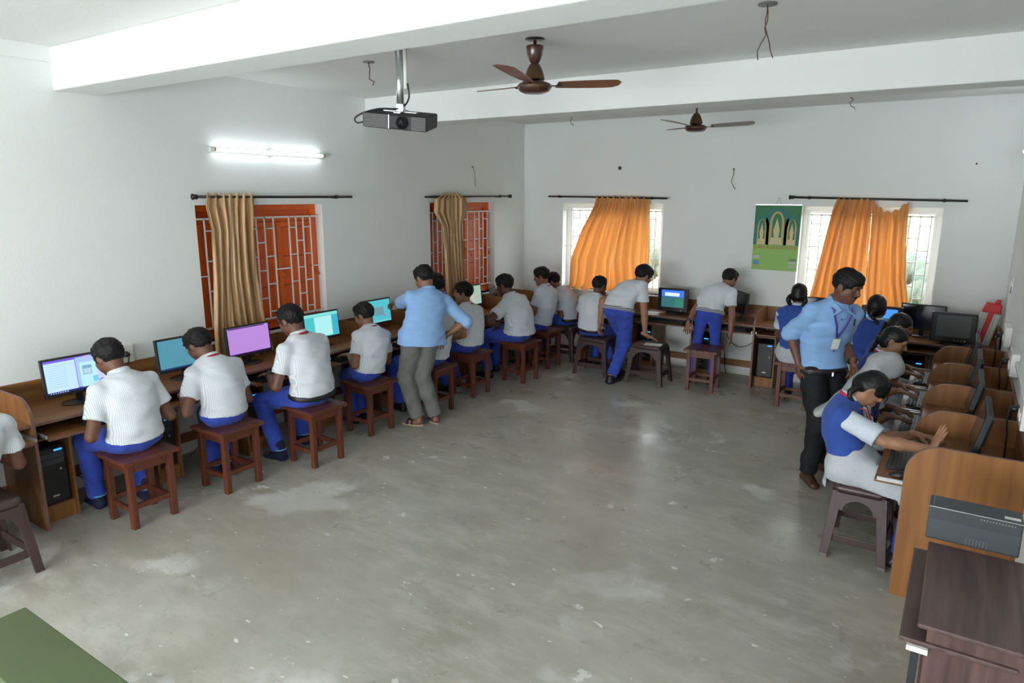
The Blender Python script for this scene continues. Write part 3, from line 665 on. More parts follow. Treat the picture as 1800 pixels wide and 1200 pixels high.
# ------------------------------------------------------------------ desks: built with depth along +u (from the wall) and length along v, then turned
def div_poly(dep, top=.90):
    """side outline of a divider: high at the wall, rounded shoulder, straight front edge"""
    P = [(.0, 0), (dep, 0), (dep, .72)]
    for k in range(9):
        a = k/8*math.pi/2; P.append((dep-.16+.16*math.cos(a), top-.17+.17*math.sin(a)))
    return P+[(0, top)]
def desk(name, label, org, rot, length, seats, divs, dep=.57, tray_out=.10, cpu=True, low=(), front=None, mdiv=None, stand=None):
    """seats: v start of each seat; divs: v of full dividers; low: v of panels that stop under the shelf"""
    t = thing(name, label, 'desk', org, rot); md = mdiv or m_deskz
    zs = .74
    for v in divs:
        b = MB(); b.prism(div_poly(dep), 1, v-.009, v+.009); p = b.build('divider', md, t)
        # edge banding along the front and the rounded top
        pts = div_poly(dep)[1:]; b = MB()
        for (a, c), (d, e) in zip(pts, pts[1:]):
            n = np.array([e-c, -(d-a)]); n = n/(np.linalg.norm(n)+1e-9)*.0025
            b.add([(a, v-.0095, c), (d, v-.0095, e), (d, v+.0095, e), (a, v+.0095, c), (a+n[0], v-.0095, c+n[1]), (d+n[0], v-.0095, e+n[1]), (d+n[0], v+.0095, e+n[1]), (a+n[0], v+.0095, c+n[1])], [(4, 5, 6, 7), (0, 1, 5, 4), (3, 7, 6, 2), (0, 4, 7, 3), (1, 2, 6, 5)])
        b.build('edge_band', m_edge if front is None else front, p)
    for v in low:
        b = MB(); b.box(.02, dep-.04, v-.009, v+.009, 0, zs-.02); b.build('leg_panel', md, t, .001)
    allv = sorted(set(list(divs)))
    cuts = [v for v in allv if 0.01 < v < length-.01]
    ed = [0]+cuts+[length]
    for a, c in zip(ed, ed[1:]):
        b = MB(); b.box(.018, dep-.02, a+.0095, c-.0095, zs-.018, zs); p = b.build('worktop', m_desk, t, .001)
        b = MB(); b.box(dep-.02, dep-.017, a+.0095, c-.0095, zs-.018, zs); b.build('edge_band', m_edge, p)
        b = MB(); b.box(0, .018, a+.0095, c-.0095, zs-.12, .90); b.build('back_panel', m_desk, t, .001)
    for i, v in enumerate(seats):
        e = (seats[i+1] if i+1 < len(seats) else length)
        va, vb = v+.012, e-.012
        # cpu cabinet at the start of each seat
        cw = .205
        if cpu:
            b = MB(); b.box(.05, dep-.10, va+cw, va+cw+.016, 0, .60); b.build('cabinet_side', m_deskz, t, .001)
            b = MB(); b.box(.05, dep-.115, va, va+cw, .10, .116); b.build('cabinet_floor', m_desk, t, .001)
            b = MB(); b.box(dep-.135, dep-.12, va, va+cw, 0, .10); b.build('plinth', m_honey, t, .001)
            b = MB(); b.box(.05, dep-.12, va, va+cw, .585, .60); b.build('cabinet_top', m_desk, t, .001)
        b = MB(); b.box(dep-.36+tray_out, dep-.02+tray_out, va+.02, vb-.02, .632, .648); p = b.build('keyboard_tray', m_desk, t, .001)
        b = MB(); b.box(dep-.02+tray_out, dep-.017+tray_out, va+.02, vb-.02, .632, .648); b.build('edge_band', m_edge, p)
        for q in (va+.012, vb-.012):
            b = MB(); b.box(dep-.34+tray_out, dep-.03+tray_out, q-.006, q+.006, .648, .668); b.build('tray_slide', m_silver, p)
        b = MB(); b.box(.0, .016, va+(cw+.016 if cpu else 0), vb, .10, .185); b.build('rail', m_desk, t, .001)
    return t
# left row: u runs +x from the left wall, v runs +y
dA = desk('computer_desk', 'brown computer desk in the near left corner with a rounded divider panel', (XL, .22, 0), 0, 1.57, [0, .785], [0, .785, 1.57])
dB = desk('computer_desk', 'long brown computer desk without partitions, three monitors along it under the orange window', (XL, 1.79, 0), 0, 2.355, [.012, .785, 1.57], [2.355], low=(.795, 1.58))
dC = desk('computer_desk', 'partitioned brown computer desk running along the left wall to the far corner', (XL, 4.145+.018, 0), 0, 3.9, [0, .785-.018, 1.57-.018, 2.355-.018, 3.14-.018], [.767, 1.552, 2.337, 3.122, 3.9])
# back row: u runs -y from the far wall, v runs +x (rot -90: u->-y, v->+x)
dD = desk('computer_desk', 'partitioned brown computer desk along the far wall under the two windows', (-4.18, YB, 0), -math.pi/2, 4.55, [0, .75, 1.5, 2.25, 3.0, 3.75], [0, .75, 2.25, 3.0, 4.55], low=(1.5, 3.75), tray_out=.03)
# right row: u runs -x from the right wall, v runs -y (rot 180)
dE = desk('computer_desk', 'honey brown computer desk with rounded partitions along the right wall, girls typing', (XR, 7.12, 0), math.pi, 3.02, [0, .755, 1.51, 2.265], [0, .755, 1.51, 2.265, 3.02], dep=.535, tray_out=.16, mdiv=m_honey)

# ------------------------------------------------------------------ monitors, keyboards, towers
def screen_img(name, layers, par, w, h, z, y=-.0135):
    """layers: (x0, x1, z0, z1, colour, strength) in 0..1 of the screen, each a thin lit panel"""
    for i, (a, c, d, e, col, s) in enumerate(layers):
        b = MB(); b.box(-w/2+a*w, -w/2+c*w, y-.0006*(i+1), y, z+d*h, z+e*h)
        b.build(name if i == 0 else 'screen_window', emitmat('screen_colour', col, s) if s and (max(col) > .05 or i) else mat('dark_screen_glass', tuple(q*.8+.004 for q in col), .18), par)
def lcd(label, x, y, z, rz, layers, w=.46, h=.27, tilt=.10, base=True, lift=.075, group=None):
    t = thing('monitor', label, 'monitor', (x, y, z), rz, group)
    Mt = Matrix.Translation((0, 0, lift)) @ Matrix.Rotation(-tilt, 4, 'X')
    hd = bpy.data.objects.new('display', None)
    b = MB(); b.box(-w/2, w/2, -.012, .018, 0, h); b.box(-w/4, w/4, .018, .04, .05, h-.05); hd = b.build('display', m_blackm, t, .004); hd.matrix_local = Mt
    screen_img('screen', layers, hd, w-.028, h-.036, .022)
    b = MB(); b.box(-.022, .022, .03, .045, .008, lift+.12); b.build('stand_neck', m_black, t, .003)
    if base:
        b = MB(); b.lathe([(.02, .0), (.118, .0), (.122, .004), (.118, .009), (.02, .012)], n=28); o = b.build('stand_base', m_black, t); o.scale = (1, .75, 1); o.location = (0, .03, 0)
    return t
def crt(label, x, y, z, rz, layers):
    t = thing('monitor', label, 'monitor', (x, y, z), rz); w, h = .39, .33
    b = MB(); b.box(-w/2, w/2, -.02, .03, .03, h); o = b.build('front_bezel', m_black, t, .012)
    b = MB()
    P0 = [(-w/2+.01, .04), (w/2-.01, .04), (w/2-.01, h-.01), (-w/2+.01, h-.01)]; P1 = [(-.11, .08), (.11, .08), (.11, h-.07), (-.11, h-.07)]
    b.add([(q[0], .03, q[1]) for q in P0]+[(q[0], .26, q[1]) for q in P1], [(0, 1, 2, 3), (7, 6, 5, 4)]+[(i, (i+1) % 4, 4+(i+1) % 4, 4+i) for i in range(4)]); b.build('tube_housing', m_blackm, t, .008)
    screen_img('screen', layers, t, w-.10, h-.115, .088, -.0205)
    b = MB(); b.lathe([(.11, 0), (.115, .012), (.06, .03), (.05, .045)], (0, .08, 0), 24); b.build('swivel_base', m_black, t)
    for k in range(4):
        b = MB(); b.tube([(.02+k*.03, -.019, .055), (.02+k*.03, -.024, .055)], .006 if k < 3 else .009, 10); b.build('button', m_silver if k == 3 else m_grey, t)
    return t
def keyboard(label, x, y, z, rz, m_body=None, mk=None):
    t = thing('keyboard', label, 'keyboard', (x, y, z), rz)
    b = MB(); P = [(-.075, 0), (.075, 0), (.075, .022), (-.075, .012)]
    b.prism(P, 0, -.22, .22); b.build('body', m_body or m_black, t, .003)
    b = MB()
    for r in range(6):
        yy = -.058+r*.0225; zz = .0135+(yy+.075)*.066
        for c in range(19):
            xx = -.205+c*.0228
            if r == 0 and 4 <= c <= 9:
                if c == 4: b.box(xx-.009, xx+.115, yy-.008, yy+.008, zz, zz+.006)
                continue
            b.box(xx-.0092, xx+.0092, yy-.0085, yy+.0085, zz, zz+.006)
    tag(b.build('keys', mk or m_key, t), kind='stuff')
    b = MB(); b.tube([(.12, .075, .012), (.13, .11, .008), (.10, .15, .006), (.13, .18, .006)], .0025, 5); b.build('cord', m_cable, t)
    return t
def mouse(label, x, y, z, rz, red=False):
    t = thing('computer_mouse', label, 'mouse', (x, y, z), rz)
    b = MB()
    G = []
    for i in range(11):
        u = -1+2*i/10; row = []
        for j in range(9):
            a = math.pi*j/8; w = .03*math.sqrt(max(.02, 1-u*u*.9)); hh = .034*max(.15, 1-.75*u*u+.12*u)
            row.append((w*math.cos(a), .055*u, hh*math.sin(a)**.8))
        G.append(row)
    b.grid(G, 11, 9); b.build('shell', m_black, t)
    b = MB(); b.tube([(0, .03, .027), (0, .045, .022)], .005, 8); b.build('scroll_wheel', m_grey, t)
    if red:
        b = MB(); b.tube([(-.03, -.03, .012), (-.031, 0, .014), (-.026, .035, .012)], .003, 6); b.build('red_side_strip', m_red, t)
    b = MB(); b.tube([(0, .052, .008), (.02, .10, .004), (-.02, .16, .004)], .002, 5); b.build('cord', m_cable, t)
    return t
def tower(label, x, y, z, rz, led=(.05, .35, .9), dvd=True):
    t = thing('computer_tower', label, 'computer tower', (x, y, z), rz)
    b = MB(); b.box(-.09, .09, .01, .36, 0, .40); b.build('case', m_blackm, t, .004)
    b = MB(); b.box(-.088, .088, -.006, .01, .004, .396); f = b.build('front_panel', m_black, t, .005)
    for zz in (.345, .30):
        b = MB(); b.box(-.075, .075, -.009, -.006, zz-.018, zz+.018); b.build('drive_cover', m_charcoal, f, .002)
    b = MB(); b.tube([(.05, -.006, .24), (.05, -.011, .24)], .009, 12); b.build('power_button', m_silver, f)
    b = MB(); b.box(.02, .07, -.010, -.006, .372, .384); b.build('indicator', emitmat('indicator_blue', led, 1.5), f)
    b = MB(); b.box(-.02, .02, -.008, -.006, .05, .062); b.build('badge', m_silver, f)
    return t
FACE_L = math.pi/2      # monitor front (-y local) turned towards +x
Z0 = .741
BL = (.52, .72, .98)
lcd('wide monitor showing a pale blue file window over a purple space picture', -5.16, 2.22, Z0, FACE_L, [(0, 1, 0, 1, (.20, .12, .80), 1.0), (.0, .46, .06, .93, (.50, .72, .98), 1.15), (.47, .80, .08, .97, (.42, .60, .98), 1.0), (.52, .78, .05, .80, (.50, .84, .95), 1.05), (.56, .70, .42, .70, (.22, .42, .62), 1.0), (.57, .69, .44, .60, (.48, .72, .86), 1.0), (.70, .82, .16, .34, (.22, .62, .92), 1.0), (.84, .93, .60, .72, (.03, .03, .2), 1.0), (.78, .92, .22, .50, (.60, .66, .98), 1.0), (.60, .70, .90, .99, (.55, .5, .9), 1.0), (0, 1, 0, .055, (.01, .02, .14), 1.0)]+[(.03+.035*k, .045+.035*k, .015, .04, (.6, .7, .9), 1.0) for k in range(8)]+[(.04, .30, .84-.07*k, .848-.07*k, (.36, .55, .85), 1.0) for k in range(10)])
lcd('wide monitor showing a plain teal screen, its left part beside the wall socket', -5.16, 3.02, Z0, FACE_L, [(0, 1, 0, 1, (.085, .30, .40), 1.0), (0, 1, 0, .05, (.01, .04, .16), 1.0)])
lcd('wide monitor showing a plain purple screen in front of the gathered curtain', -5.16, 3.62, Z0, FACE_L, [(0, 1, 0, 1, (.50, .26, .72), 1.0), (0, 1, 0, .04, (.05, .0, .1), 1.0), (.02, .9, .955, .99, (.04, .0, .1), 1.0)], w=.44)
lcd('monitor showing a white document on turquoise below the orange shutters', -5.16, 4.44, Z0, FACE_L, [(0, 1, 0, 1, (.08, .55, .60), 1.0), (.28, .80, .04, .86, (.40, .80, .80), 1.1), (0, 1, .88, 1, (.25, .75, .72), 1.0), (.82, 1, .04, .86, (.05, .45, .62), 1.0)], w=.44)
lcd('monitor with a turquoise desktop that the standing man points at', -5.16, 5.20, Z0+.03, FACE_L, [(0, 1, 0, 1, (.08, .52, .60), 1.0), (.40, .74, .30, .68, (.16, .30, .36), 1.0), (.70, .78, .26, .34, (.5, .1, .5), 1.0), (0, 1, 0, .07, (.2, .6, .6), 1.0)], w=.42)
lcd('monitor with a dark violet screen next to the bunched gold curtain', -5.16, 6.18, Z0, FACE_L, [(0, 1, 0, 1, (.045, .035, .12), 1.0), (.1, .9, .1, .3, (.45, .25, .5), 1.0)], w=.42)
lcd('monitor with a pale green page in front of the stout boy', -5.16, 6.88, Z0, FACE_L, [(0, 1, 0, 1, (.35, .52, .42), 1.0), (.3, .7, .1, .6, (.5, .5, .4), 1.0)], w=.42)
# laptop with its dark lid raised, at the far end of the left row
lp = thing('laptop', 'dark grey laptop with raised lid at the far end of the left desk', 'laptop', (-5.10, 7.55, Z0), math.pi*.62)
b = MB(); b.box(-.17, .17, -.12, .12, 0, .018); b.build('base', m_charcoal, lp, .004)
b = MB(); b.box(-.155, .155, -.02, .10, .018, .020); tag(b.build('keys', m_key, lp), kind='stuff')
b = MB(); b.box(-.17, .17, -.007, .007, 0, .245); l = b.build('lid', m_charcoal, lp, .004); l.matrix_local = Matrix.Translation((0, .125, .018)) @ Matrix.Rotation(-.25, 4, 'X')
b = MB(); b.box(-.155, .155, -.009, -.007, .015, .23); b.build('screen', mat('laptop_screen', (.03, .035, .04), .2), l)
crt('black tube monitor showing a blue and green desktop on the far desk', -3.0, 8.22, Z0, 0, [(0, 1, 0, 1, (.035, .16, .17), 1.0), (0, 1, .62, 1, (.04, .16, .80), 1.2), (.15, .80, .66, .86, (.62, .76, .98), 1.2), (.6, .95, .06, .5, (.03, .22, .15), 1.0)])
lcd('black flat monitor turned edgewise beside the bending boy at the far desk', -2.2, 8.27, Z0, -.9, [(0, 1, 0, 1, (.004, .004, .005), 1.0)], w=.40)
lcd('black flat monitor in front of the seated girl beside the calendar', -1.42, 8.27, Z0, 0, [(0, 1, 0, 1, (.02, .03, .04), 1.0)], w=.40)
crt('black tube monitor with a bright blue screen in front of the drooping curtain', -.66, 8.10, Z0, .05, [(0, 1, 0, 1, (.03, .12, .12), 1.0), (0, 1, .55, 1, (.06, .28, .85), 1.2), (.1, .6, .62, .85, (.35, .6, .95), 1.2)])
lcd('black flat monitor with its dark screen switched off beside the grey tube monitor', -.30, 8.36, Z0, -.12, [(0, 1, 0, 1, (.002, .002, .003), 1.0)], w=.42)
crt('switched-off black tube monitor with grey screen beside the red striped bag', -.01, 8.03, Z0, -.04, [(0, 1, 0, 1, (.13, .155, .15), 0)])
# right row: seen from the side, faces towards -x
FACE_R = -math.pi/2
RM = [(4.49, .16, 'slim black monitor seen edge-on behind the nearest rounded partition'), (5.24, .13, 'slim black monitor seen edge-on behind the second rounded partition'), (6.0, .13, 'black monitor with silver-edged frame leaning behind the third rounded partition'), (6.72, .12, 'black monitor behind the farthest rounded partition of the right desk')]
for y, x, lb in RM: lcd(lb, x, y, Z0, FACE_R, [(0, 1, 0, 1, (.02, .018, .018), 1.0)], w=.44, h=.26, tilt=.2, group=None)
# keyboards on the trays
KB = [(-4.88, 2.31, math.pi/2, 'black keyboard on the tray before the boy at the file-window monitor'), (-4.88, 3.02, math.pi/2, 'black keyboard on the tray before the spectacled boy'), (-4.88, 3.68, math.pi/2, 'black keyboard under the hand of the boy with the wristwatch'), (-4.88, 4.55, math.pi/2, 'black keyboard on the tray beside the man in grey trousers'), (-4.88, 5.34, math.pi/2, 'black keyboard before the boy hidden behind the man'), (-4.88, 6.1, math.pi/2, 'black keyboard on the tray before the boy looking back'), (-4.88, 6.9, math.pi/2, 'black keyboard on the tray before the stout boy')]
for x, y, r, lb in KB: tag(keyboard(lb, x, y, .649, r), group='black keyboards')
for x, lb in ((-3.02, 'black keyboard below the blue-screen tube monitor on the far desk'), (-2.26, 'black keyboard on the far desk tray beside the bending boy'), (-1.46, 'grey keyboard on the tray before the girl near the calendar')):
    tag(keyboard(lb, x, 8.12, .649, 0, *((m_grey, m_grey) if x > -1.5 else ())), group='black keyboards')
KR = [(4.55, 'black keyboard nearest the rounded end panel, beside a red-lined mouse'), (5.27, 'black keyboard under the outstretched arms of the headscarfed girl'), (6.0, 'keyboard shining white in window light, under the girl in profile'), (6.74, 'farthest shining keyboard of the right desk, before the girl with glasses')]
for y, lb in KR: tag(keyboard(lb, -.165, y, .649, -math.pi/2), group='black keyboards')
mouse('black mouse with a red side line on the right desk tray', -.16, 4.24, .649, -1.5, True)
mouse('black mouse beside the headscarfed girl keyboard', -.16, 4.98, .649, -1.5)
mouse('black mouse beside the keyboard of the girl in profile', -.16, 5.70, .649, -1.5)
mouse('dark mouse on the far desk tray left of the divider', -1.99, 8.10, .649, .1)
# towers in the cabinets
for k, (y, lb) in enumerate(((1.79+.012+.012+.1, 'black computer tower with a blue light in the nearest open cabinet of the left row'), (1.79+.785+.115, 'black computer tower behind the legs of the first wooden stool'), (1.79+1.57+.115, 'black computer tower under the purple-screen monitor'), (4.145+.13, 'black computer tower under the turquoise document monitor'), (4.93+.115, 'black computer tower under the desk behind the man in grey'), (5.715+.115, 'black computer tower under the desk of the boy looking back'), (6.5+.115, 'black computer tower under the desk of the stout boy'))):
    tag(tower(lb, -5.02, y, .117, math.pi/2), group='black computer towers')
for k, (x, lb) in enumerate(((-4.18+.115, 'black computer tower under the far desk behind the corner plastic stools'), (-3.43+.115, 'black computer tower behind the boy leaning on the stool'), (-2.68+.115, 'black computer tower between the legs of the bending boy'), (-1.93+.115, 'black computer tower with white button beside the far divider'), (-1.18+.115, 'black computer tower hidden behind the standing teacher'), (-.43+.115, 'silver-framed black computer tower under the far right desk'))):
    tag(tower(lb, x, 8.13, .117, 0), group='black computer towers')

# ------------------------------------------------------------------ things near the camera and on the walls
dk = thing('side_desk', 'dark wenge computer table in the foreground by the right wall', 'desk', (.01, 2.545, 0))
b = MB(); b.box(.005, .385, 0, .70, .732, .75); b.build('tabletop', m_darklam, dk, .006)
b = MB(); b.box(.035, .385, .022, .04, 0, .732); b.build('end_panel', m_darklamz, dk, .001)
b = MB(); b.box(.035, .385, .66, .678, 0, .732); b.build('end_panel', m_darklamz, dk, .001)
b = MB(); b.box(.367, .385, .04, .66, .30, .732); b.build('back_panel', m_darklamz, dk, .001)
tr = MB(); tr.box(-.045, .30, .01, .76, .66, .678); tr = tr.build('keyboard_tray', m_darklam, dk, .005)
b = MB(); b.box(-.02, .045, -.004, .012, .640, .66); b.build('tray_slide', m_whitep, tr)
b = MB(); b.box(-.005, .02, .03, .05, 0, .64); b.build('front_post', m_blackm, dk, .002)
up = thing('power_supply_unit', 'dark grey box-shaped power backup unit standing on the wenge table', 'power unit', (.165, 3.26, .7505))
b = MB(); b.box(-.165, .165, 0, .13, .004, .158); hs = b.build('casing', m_charcoal, up, .008)
b = MB(); b.box(-.163, .163, -.0025, 0, .152, .1555); b.build('edge_trim', m_silver, up)
b = MB(); b.box(-.16, .16, -.002, 0, .016, .10); b.build('front_panel', mat('charcoal_panel', (.062, .07, .078), .5), up, .002)
for k in range(12):
    b = MB(); b.box(.02+k*.0105, .0235+k*.0105, -.0015, .0, .136, .140); b.build('vent_hole', m_silver, hs)
for k in range(7):
    b = MB(); b.box(-.02+k*.012, -.018+k*.012, -.0035, -.002, .012, .045); b.build('vent_slot', m_grey, up)
b = MB(); b.box(.10, .155, .02, .045, .158, .1588); b.build('paper_sticker', m_paper, up)
b = MB(); b.box(-.15, -.149, .01, .12, .158, .1585); b.build('seam_line', m_silver, up)
bn = thing('bench', 'low green painted bench in the near left foreground', 'bench', (-2.3, .92, 0))
b = MB(); b.box(-.92, .92, -.125, .13, .42, .45); b.build('bench_top', m_green, bn, .006)
for s in (-1, 1):
    b = MB(); b.box(s*.75-.02, s*.75+.02, -.10, .10, 0, .42); b.build('leg_frame', m_green, bn, .003)
b = MB(); b.box(-.73, .73, -.015, .015, .12, .16); b.build('stretcher', m_green, bn, .003)
# wall socket behind the first two monitors
so = thing('wall_socket', 'white wall socket with a black plug between the first two monitors', 'socket', (XL, 2.69, .90))
b = MB(); b.box(0, .035, -.055, .055, .0, .14); b.build('box', m_whitep, so, .004)
b = MB(); b.tube([(.035, -.01, .07), (.075, -.01, .07)], [.024, .018], 12); b.tube([(.07, -.01, .07), (.085, -.01, .05), (.06, -.015, -.02), (.05, -.02, -.13)], .005, 8); b.build('plug', m_black, so)
# white conduit boxes along the right wall
for k, (y0, y1, lb) in enumerate(((6.55, 7.35, 'white electrical box on the right wall nearest the far corner'), (5.62, 6.0, 'white electrical box with black plug on the right wall above the third partition'), (4.32, 4.62, 'white electrical box with black plug on the right wall above the nearest partition'))):
    t = thing('switch_box', lb, 'switch box', (XR, (y0+y1)/2, 1.0), group='white electrical boxes on the right wall')
    L = min(.26, y1-y0)
    b = MB(); b.box(-.05, 0, -L/2, L/2, -.01, .15); b.build('box', m_whitep, t, .005)
    for q in (-.06, .02):
        b = MB(); b.box(-.056, -.05, q-.015, q+.015, .03, .075); b.build('switch', m_white, t, .002)
    b = MB(); b.tube([(-.05, .07, .06), (-.09, .07, .055)], [.024, .018], 12); b.tube([(-.085, .07, .055), (-.10, .07, .03), (-.085, .08, -.10), (-.08, .1, -.25)], .005, 8); b.build('plug', m_black, t)
cd = thing('cable_conduit', 'white plastic cable conduit running along the right wall', 'conduit', (XR, 4.62, 1.10))
b = MB(); b.box(-.028, 0, -.02, 1.0, -.014, .014); b.build('channel', m_whitep, cd, .002)
b = MB(); b.box(-.031, -.028, -.02, 1.0, -.012, .010); b.build('lid', m_white, cd, .001)
# red and white printed bag leaning in the far right corner
bg = thing('shopping_bag', 'red and white striped packaging bag leaning in the far right corner', 'bag', (.24, 8.28, Z0-.004))
Mb = Matrix.Rotation(.13, 4, 'Y')
def bagpoly(w0, w1): return [(-w0, 0), (w0, 0), (w1, .40), (-w1, .40)]
b = MB(); b.prism([(-.10, 0), (.07, 0), (.085, .34), (-.075, .34)], 1, -.05, .05, Mb); b.build('pouch', mat('bag_white', (.66, .70, .64), .4, noise=.1, nscale=7, bump=.3, bscale=12), bg, .012)
b = MB(); b.prism([(-.045, 0), (.005, 0), (.03, .34), (-.02, .34)], 1, -.054, -.049, Mb); b.build('red_stripe', m_red, bg)
b = MB(); b.prism([(-.08, .33), (.088, .33), (.075, .43), (-.06, .43)], 1, -.052, .052, Mb); b.build('red_top', m_red, bg, .012)
b = MB(); b.prism([(.01, .43), (.06, .43), (.055, .475), (.02, .475)], 1, -.02, .02, Mb); b.build('folded_neck', m_red, bg, .008)
for x in (-.058, .022):
    b = MB(); b.prism([(x, .0), (x+.004, .0), (x+.028, .34), (x+.024, .34)], 1, -.053, -.049, Mb); b.build('dark_line', m_grey, bg)
# paper on the far desk and on the plastic stool
pp = MB(); pp.box(-.11, .11, -.08, .08, 0, .002); tag(pp.build('paper_sheet', m_paper, None, 0, None), 'white paper sheet on the far desk beside the blue-screen tube monitor', 'paper').location = (-3.26, 8.18, Z0)
pp = MB(); pp.box(-.10, .10, -.07, .07, 0, .002); q = tag(pp.build('paper_sheet', m_paper), 'white paper sheet lying on the plastic stool', 'paper'); q.location = (-2.96, 7.52, .476); q.rotation_euler = (0, 0, .2)
# red cloth bundle and cables under the far desk
def cable(label, pts, r=.004):
    b = MB()
    P = [np.array(p, float) for p in pts]; out = []
    for i in range(len(P)-1):
        p0 = P[max(i-1, 0)]; p1 = P[i]; p2 = P[i+1]; p3 = P[min(i+2, len(P)-1)]
        for k in range(6):
            s = k/6; out.append(.5*((2*p1)+(-p0+p2)*s+(2*p0-5*p1+4*p2-p3)*s*s+(-p0+3*p1-3*p2+p3)*s**3))
    out.append(P[-1]); b.tube(out, r, 6); o = b.build('cable', m_cable, None, 0, tuple(P[0])); return tag(o, label, 'cable')
cable('black cable looping on the wall under the far desk beside the divider', [(-2.02, 8.52, .62), (-2.05, 8.5, .45), (-2.22, 8.5, .36), (-2.36, 8.5, .46), (-2.4, 8.52, .62)])
cable('black cable dropping to the floor behind the empty wooden stool', [(-2.41, 8.52, .62), (-2.42, 8.5, .4), (-2.39, 8.49, .25), (-2.37, 8.48, .08), (-2.33, 8.42, .006)])
cable('black cable hanging under the first left desk beside the open cabinet', [(-5.41, 2.06, .60), (-5.40, 2.12, .25), (-5.38, 2.22, .12), (-5.36, 2.3, .07), (-5.38, 2.37, .16), (-5.41, 2.42, .4)])
cable('black cable running from the rail to the floor under the second left monitor', [(-5.41, 3.34, .30), (-5.40, 3.28, .18), (-5.38, 3.2, .06), (-5.34, 3.08, .008)])
cable('tangled black cable behind the nearest edge-on monitor on the right desk', [(.20, 4.38, .76), (.27, 4.3, .80), (.33, 4.24, .79), (.34, 4.34, .76), (.27, 4.42, .77), (.22, 4.36, .76)])
cable('black cable lying behind the second edge-on monitor on the right desk', [(.20, 5.14, .76), (.28, 5.06, .78), (.34, 5.1, .76), (.36, 5.2, .9)])
cable('black cable lying behind the third edge-on monitor on the right desk', [(.20, 5.9, .76), (.28, 5.84, .79), (.35, 5.9, .80), (.37, 6.0, .98)])
# ------------------------------------------------------------------ people: bodies and clothes grown as smooth implicit surfaces
def V(*a): return np.array(a, float)
def unit(v): v = np.asarray(v, float); return v/(np.linalg.norm(v)+1e-9)
class Blob:
    """smooth union of tapered limbs and ellipsoids, meshed by surface nets"""
    def __init__(s): s.p = []
    def cone(s, a, b, ra, rb, k=.02, st=None, cut=None, op='u'):
        s.p.append(('c', V(*a), V(*b), ra, rb, k, st, cut or [], op)); return s
    def ell(s, c, axes, r, k=.02, op='u', cut=None):
        s.p.append(('e', V(*c), np.array(axes, float), np.array(r, float), None, k, None, cut or [], op)); return s
    def mesh(s, res, pad=.015):
        lo = np.full(3, 1e9); hi = -lo; bbs = []
        for q in s.p:
            if q[0] == 'c':
                R = max(q[3], q[4])*(q[6][1] if q[6] else 1); l = np.minimum(q[1], q[2])-R; h = np.maximum(q[1], q[2])+R
            else:
                R = np.sqrt(((q[2]*q[3][:, None])**2).sum(0)); l = q[1]-R; h = q[1]+R
            bbs.append((l, h))
            if q[8] == 'u': lo = np.minimum(lo, l); hi = np.maximum(hi, h)
        lo -= pad+res; hi += pad+res
        n = np.ceil((hi-lo)/res).astype(int)+1
        D = np.full(n, 1.0, np.float32)
        ax = [(lo[i]+res*np.arange(n[i])).astype(np.float32) for i in range(3)]
        for q, (l, h) in zip(s.p, bbs):
            k = q[5]; i0 = np.maximum(((l-k-2*res-lo)/res).astype(int), 0); i1 = np.minimum(((h+k+2*res-lo)/res).astype(int)+2, n)
            if (i1 <= i0).any(): continue
            X = ax[0][i0[0]:i1[0], None, None]; Y = ax[1][None, i0[1]:i1[1], None]; Z = ax[2][None, None, i0[2]:i1[2]]
            if q[0] == 'c':
                a, b, ra, rb = q[1:5]; ba = b-a; vx, vy, vz = X-a[0], Y-a[1], Z-a[2]
                if q[6]:
                    nn, f = unit(q[6][0]), 1-1/q[6][1]
                    dt = (vx*nn[0]+vy*nn[1]+vz*nn[2])*f
                    vx, vy, vz = vx-dt*nn[0], vy-dt*nn[1], vz-dt*nn[2]; ba = ba-(ba@nn)*f*nn
                t = np.clip((vx*ba[0]+vy*ba[1]+vz*ba[2])/max(ba@ba, 1e-9), 0, 1)
                d = np.sqrt((vx-t*ba[0])**2+(vy-t*ba[1])**2+(vz-t*ba[2])**2)-(ra+t*(rb-ra))
            else:
                vx, vy, vz = X-q[1][0], Y-q[1][1], Z-q[1][2]; A = q[2]; r = q[3]
                e = sum(((vx*A[i][0]+vy*A[i][1]+vz*A[i][2])/r[i])**2 for i in range(3)); e = np.sqrt(e)
                d = (e-1)*r.min()
            for (c, nn) in q[7]: d = np.maximum(d, (X-c[0])*nn[0]+(Y-c[1])*nn[1]+(Z-c[2])*nn[2])
            S = D[i0[0]:i1[0], i0[1]:i1[1], i0[2]:i1[2]]
            if q[8] == 's':
                d = -d; hh = np.clip(.5-.5*(d-S)/k, 0, 1); D[i0[0]:i1[0], i0[1]:i1[1], i0[2]:i1[2]] = d+(S-d)*hh+k*hh*(1-hh)
            else:
                hh = np.clip(.5+.5*(d-S)/k, 0, 1); D[i0[0]:i1[0], i0[1]:i1[1], i0[2]:i1[2]] = d+(S-d)*hh-k*hh*(1-hh)
        return nets(D, lo, res)
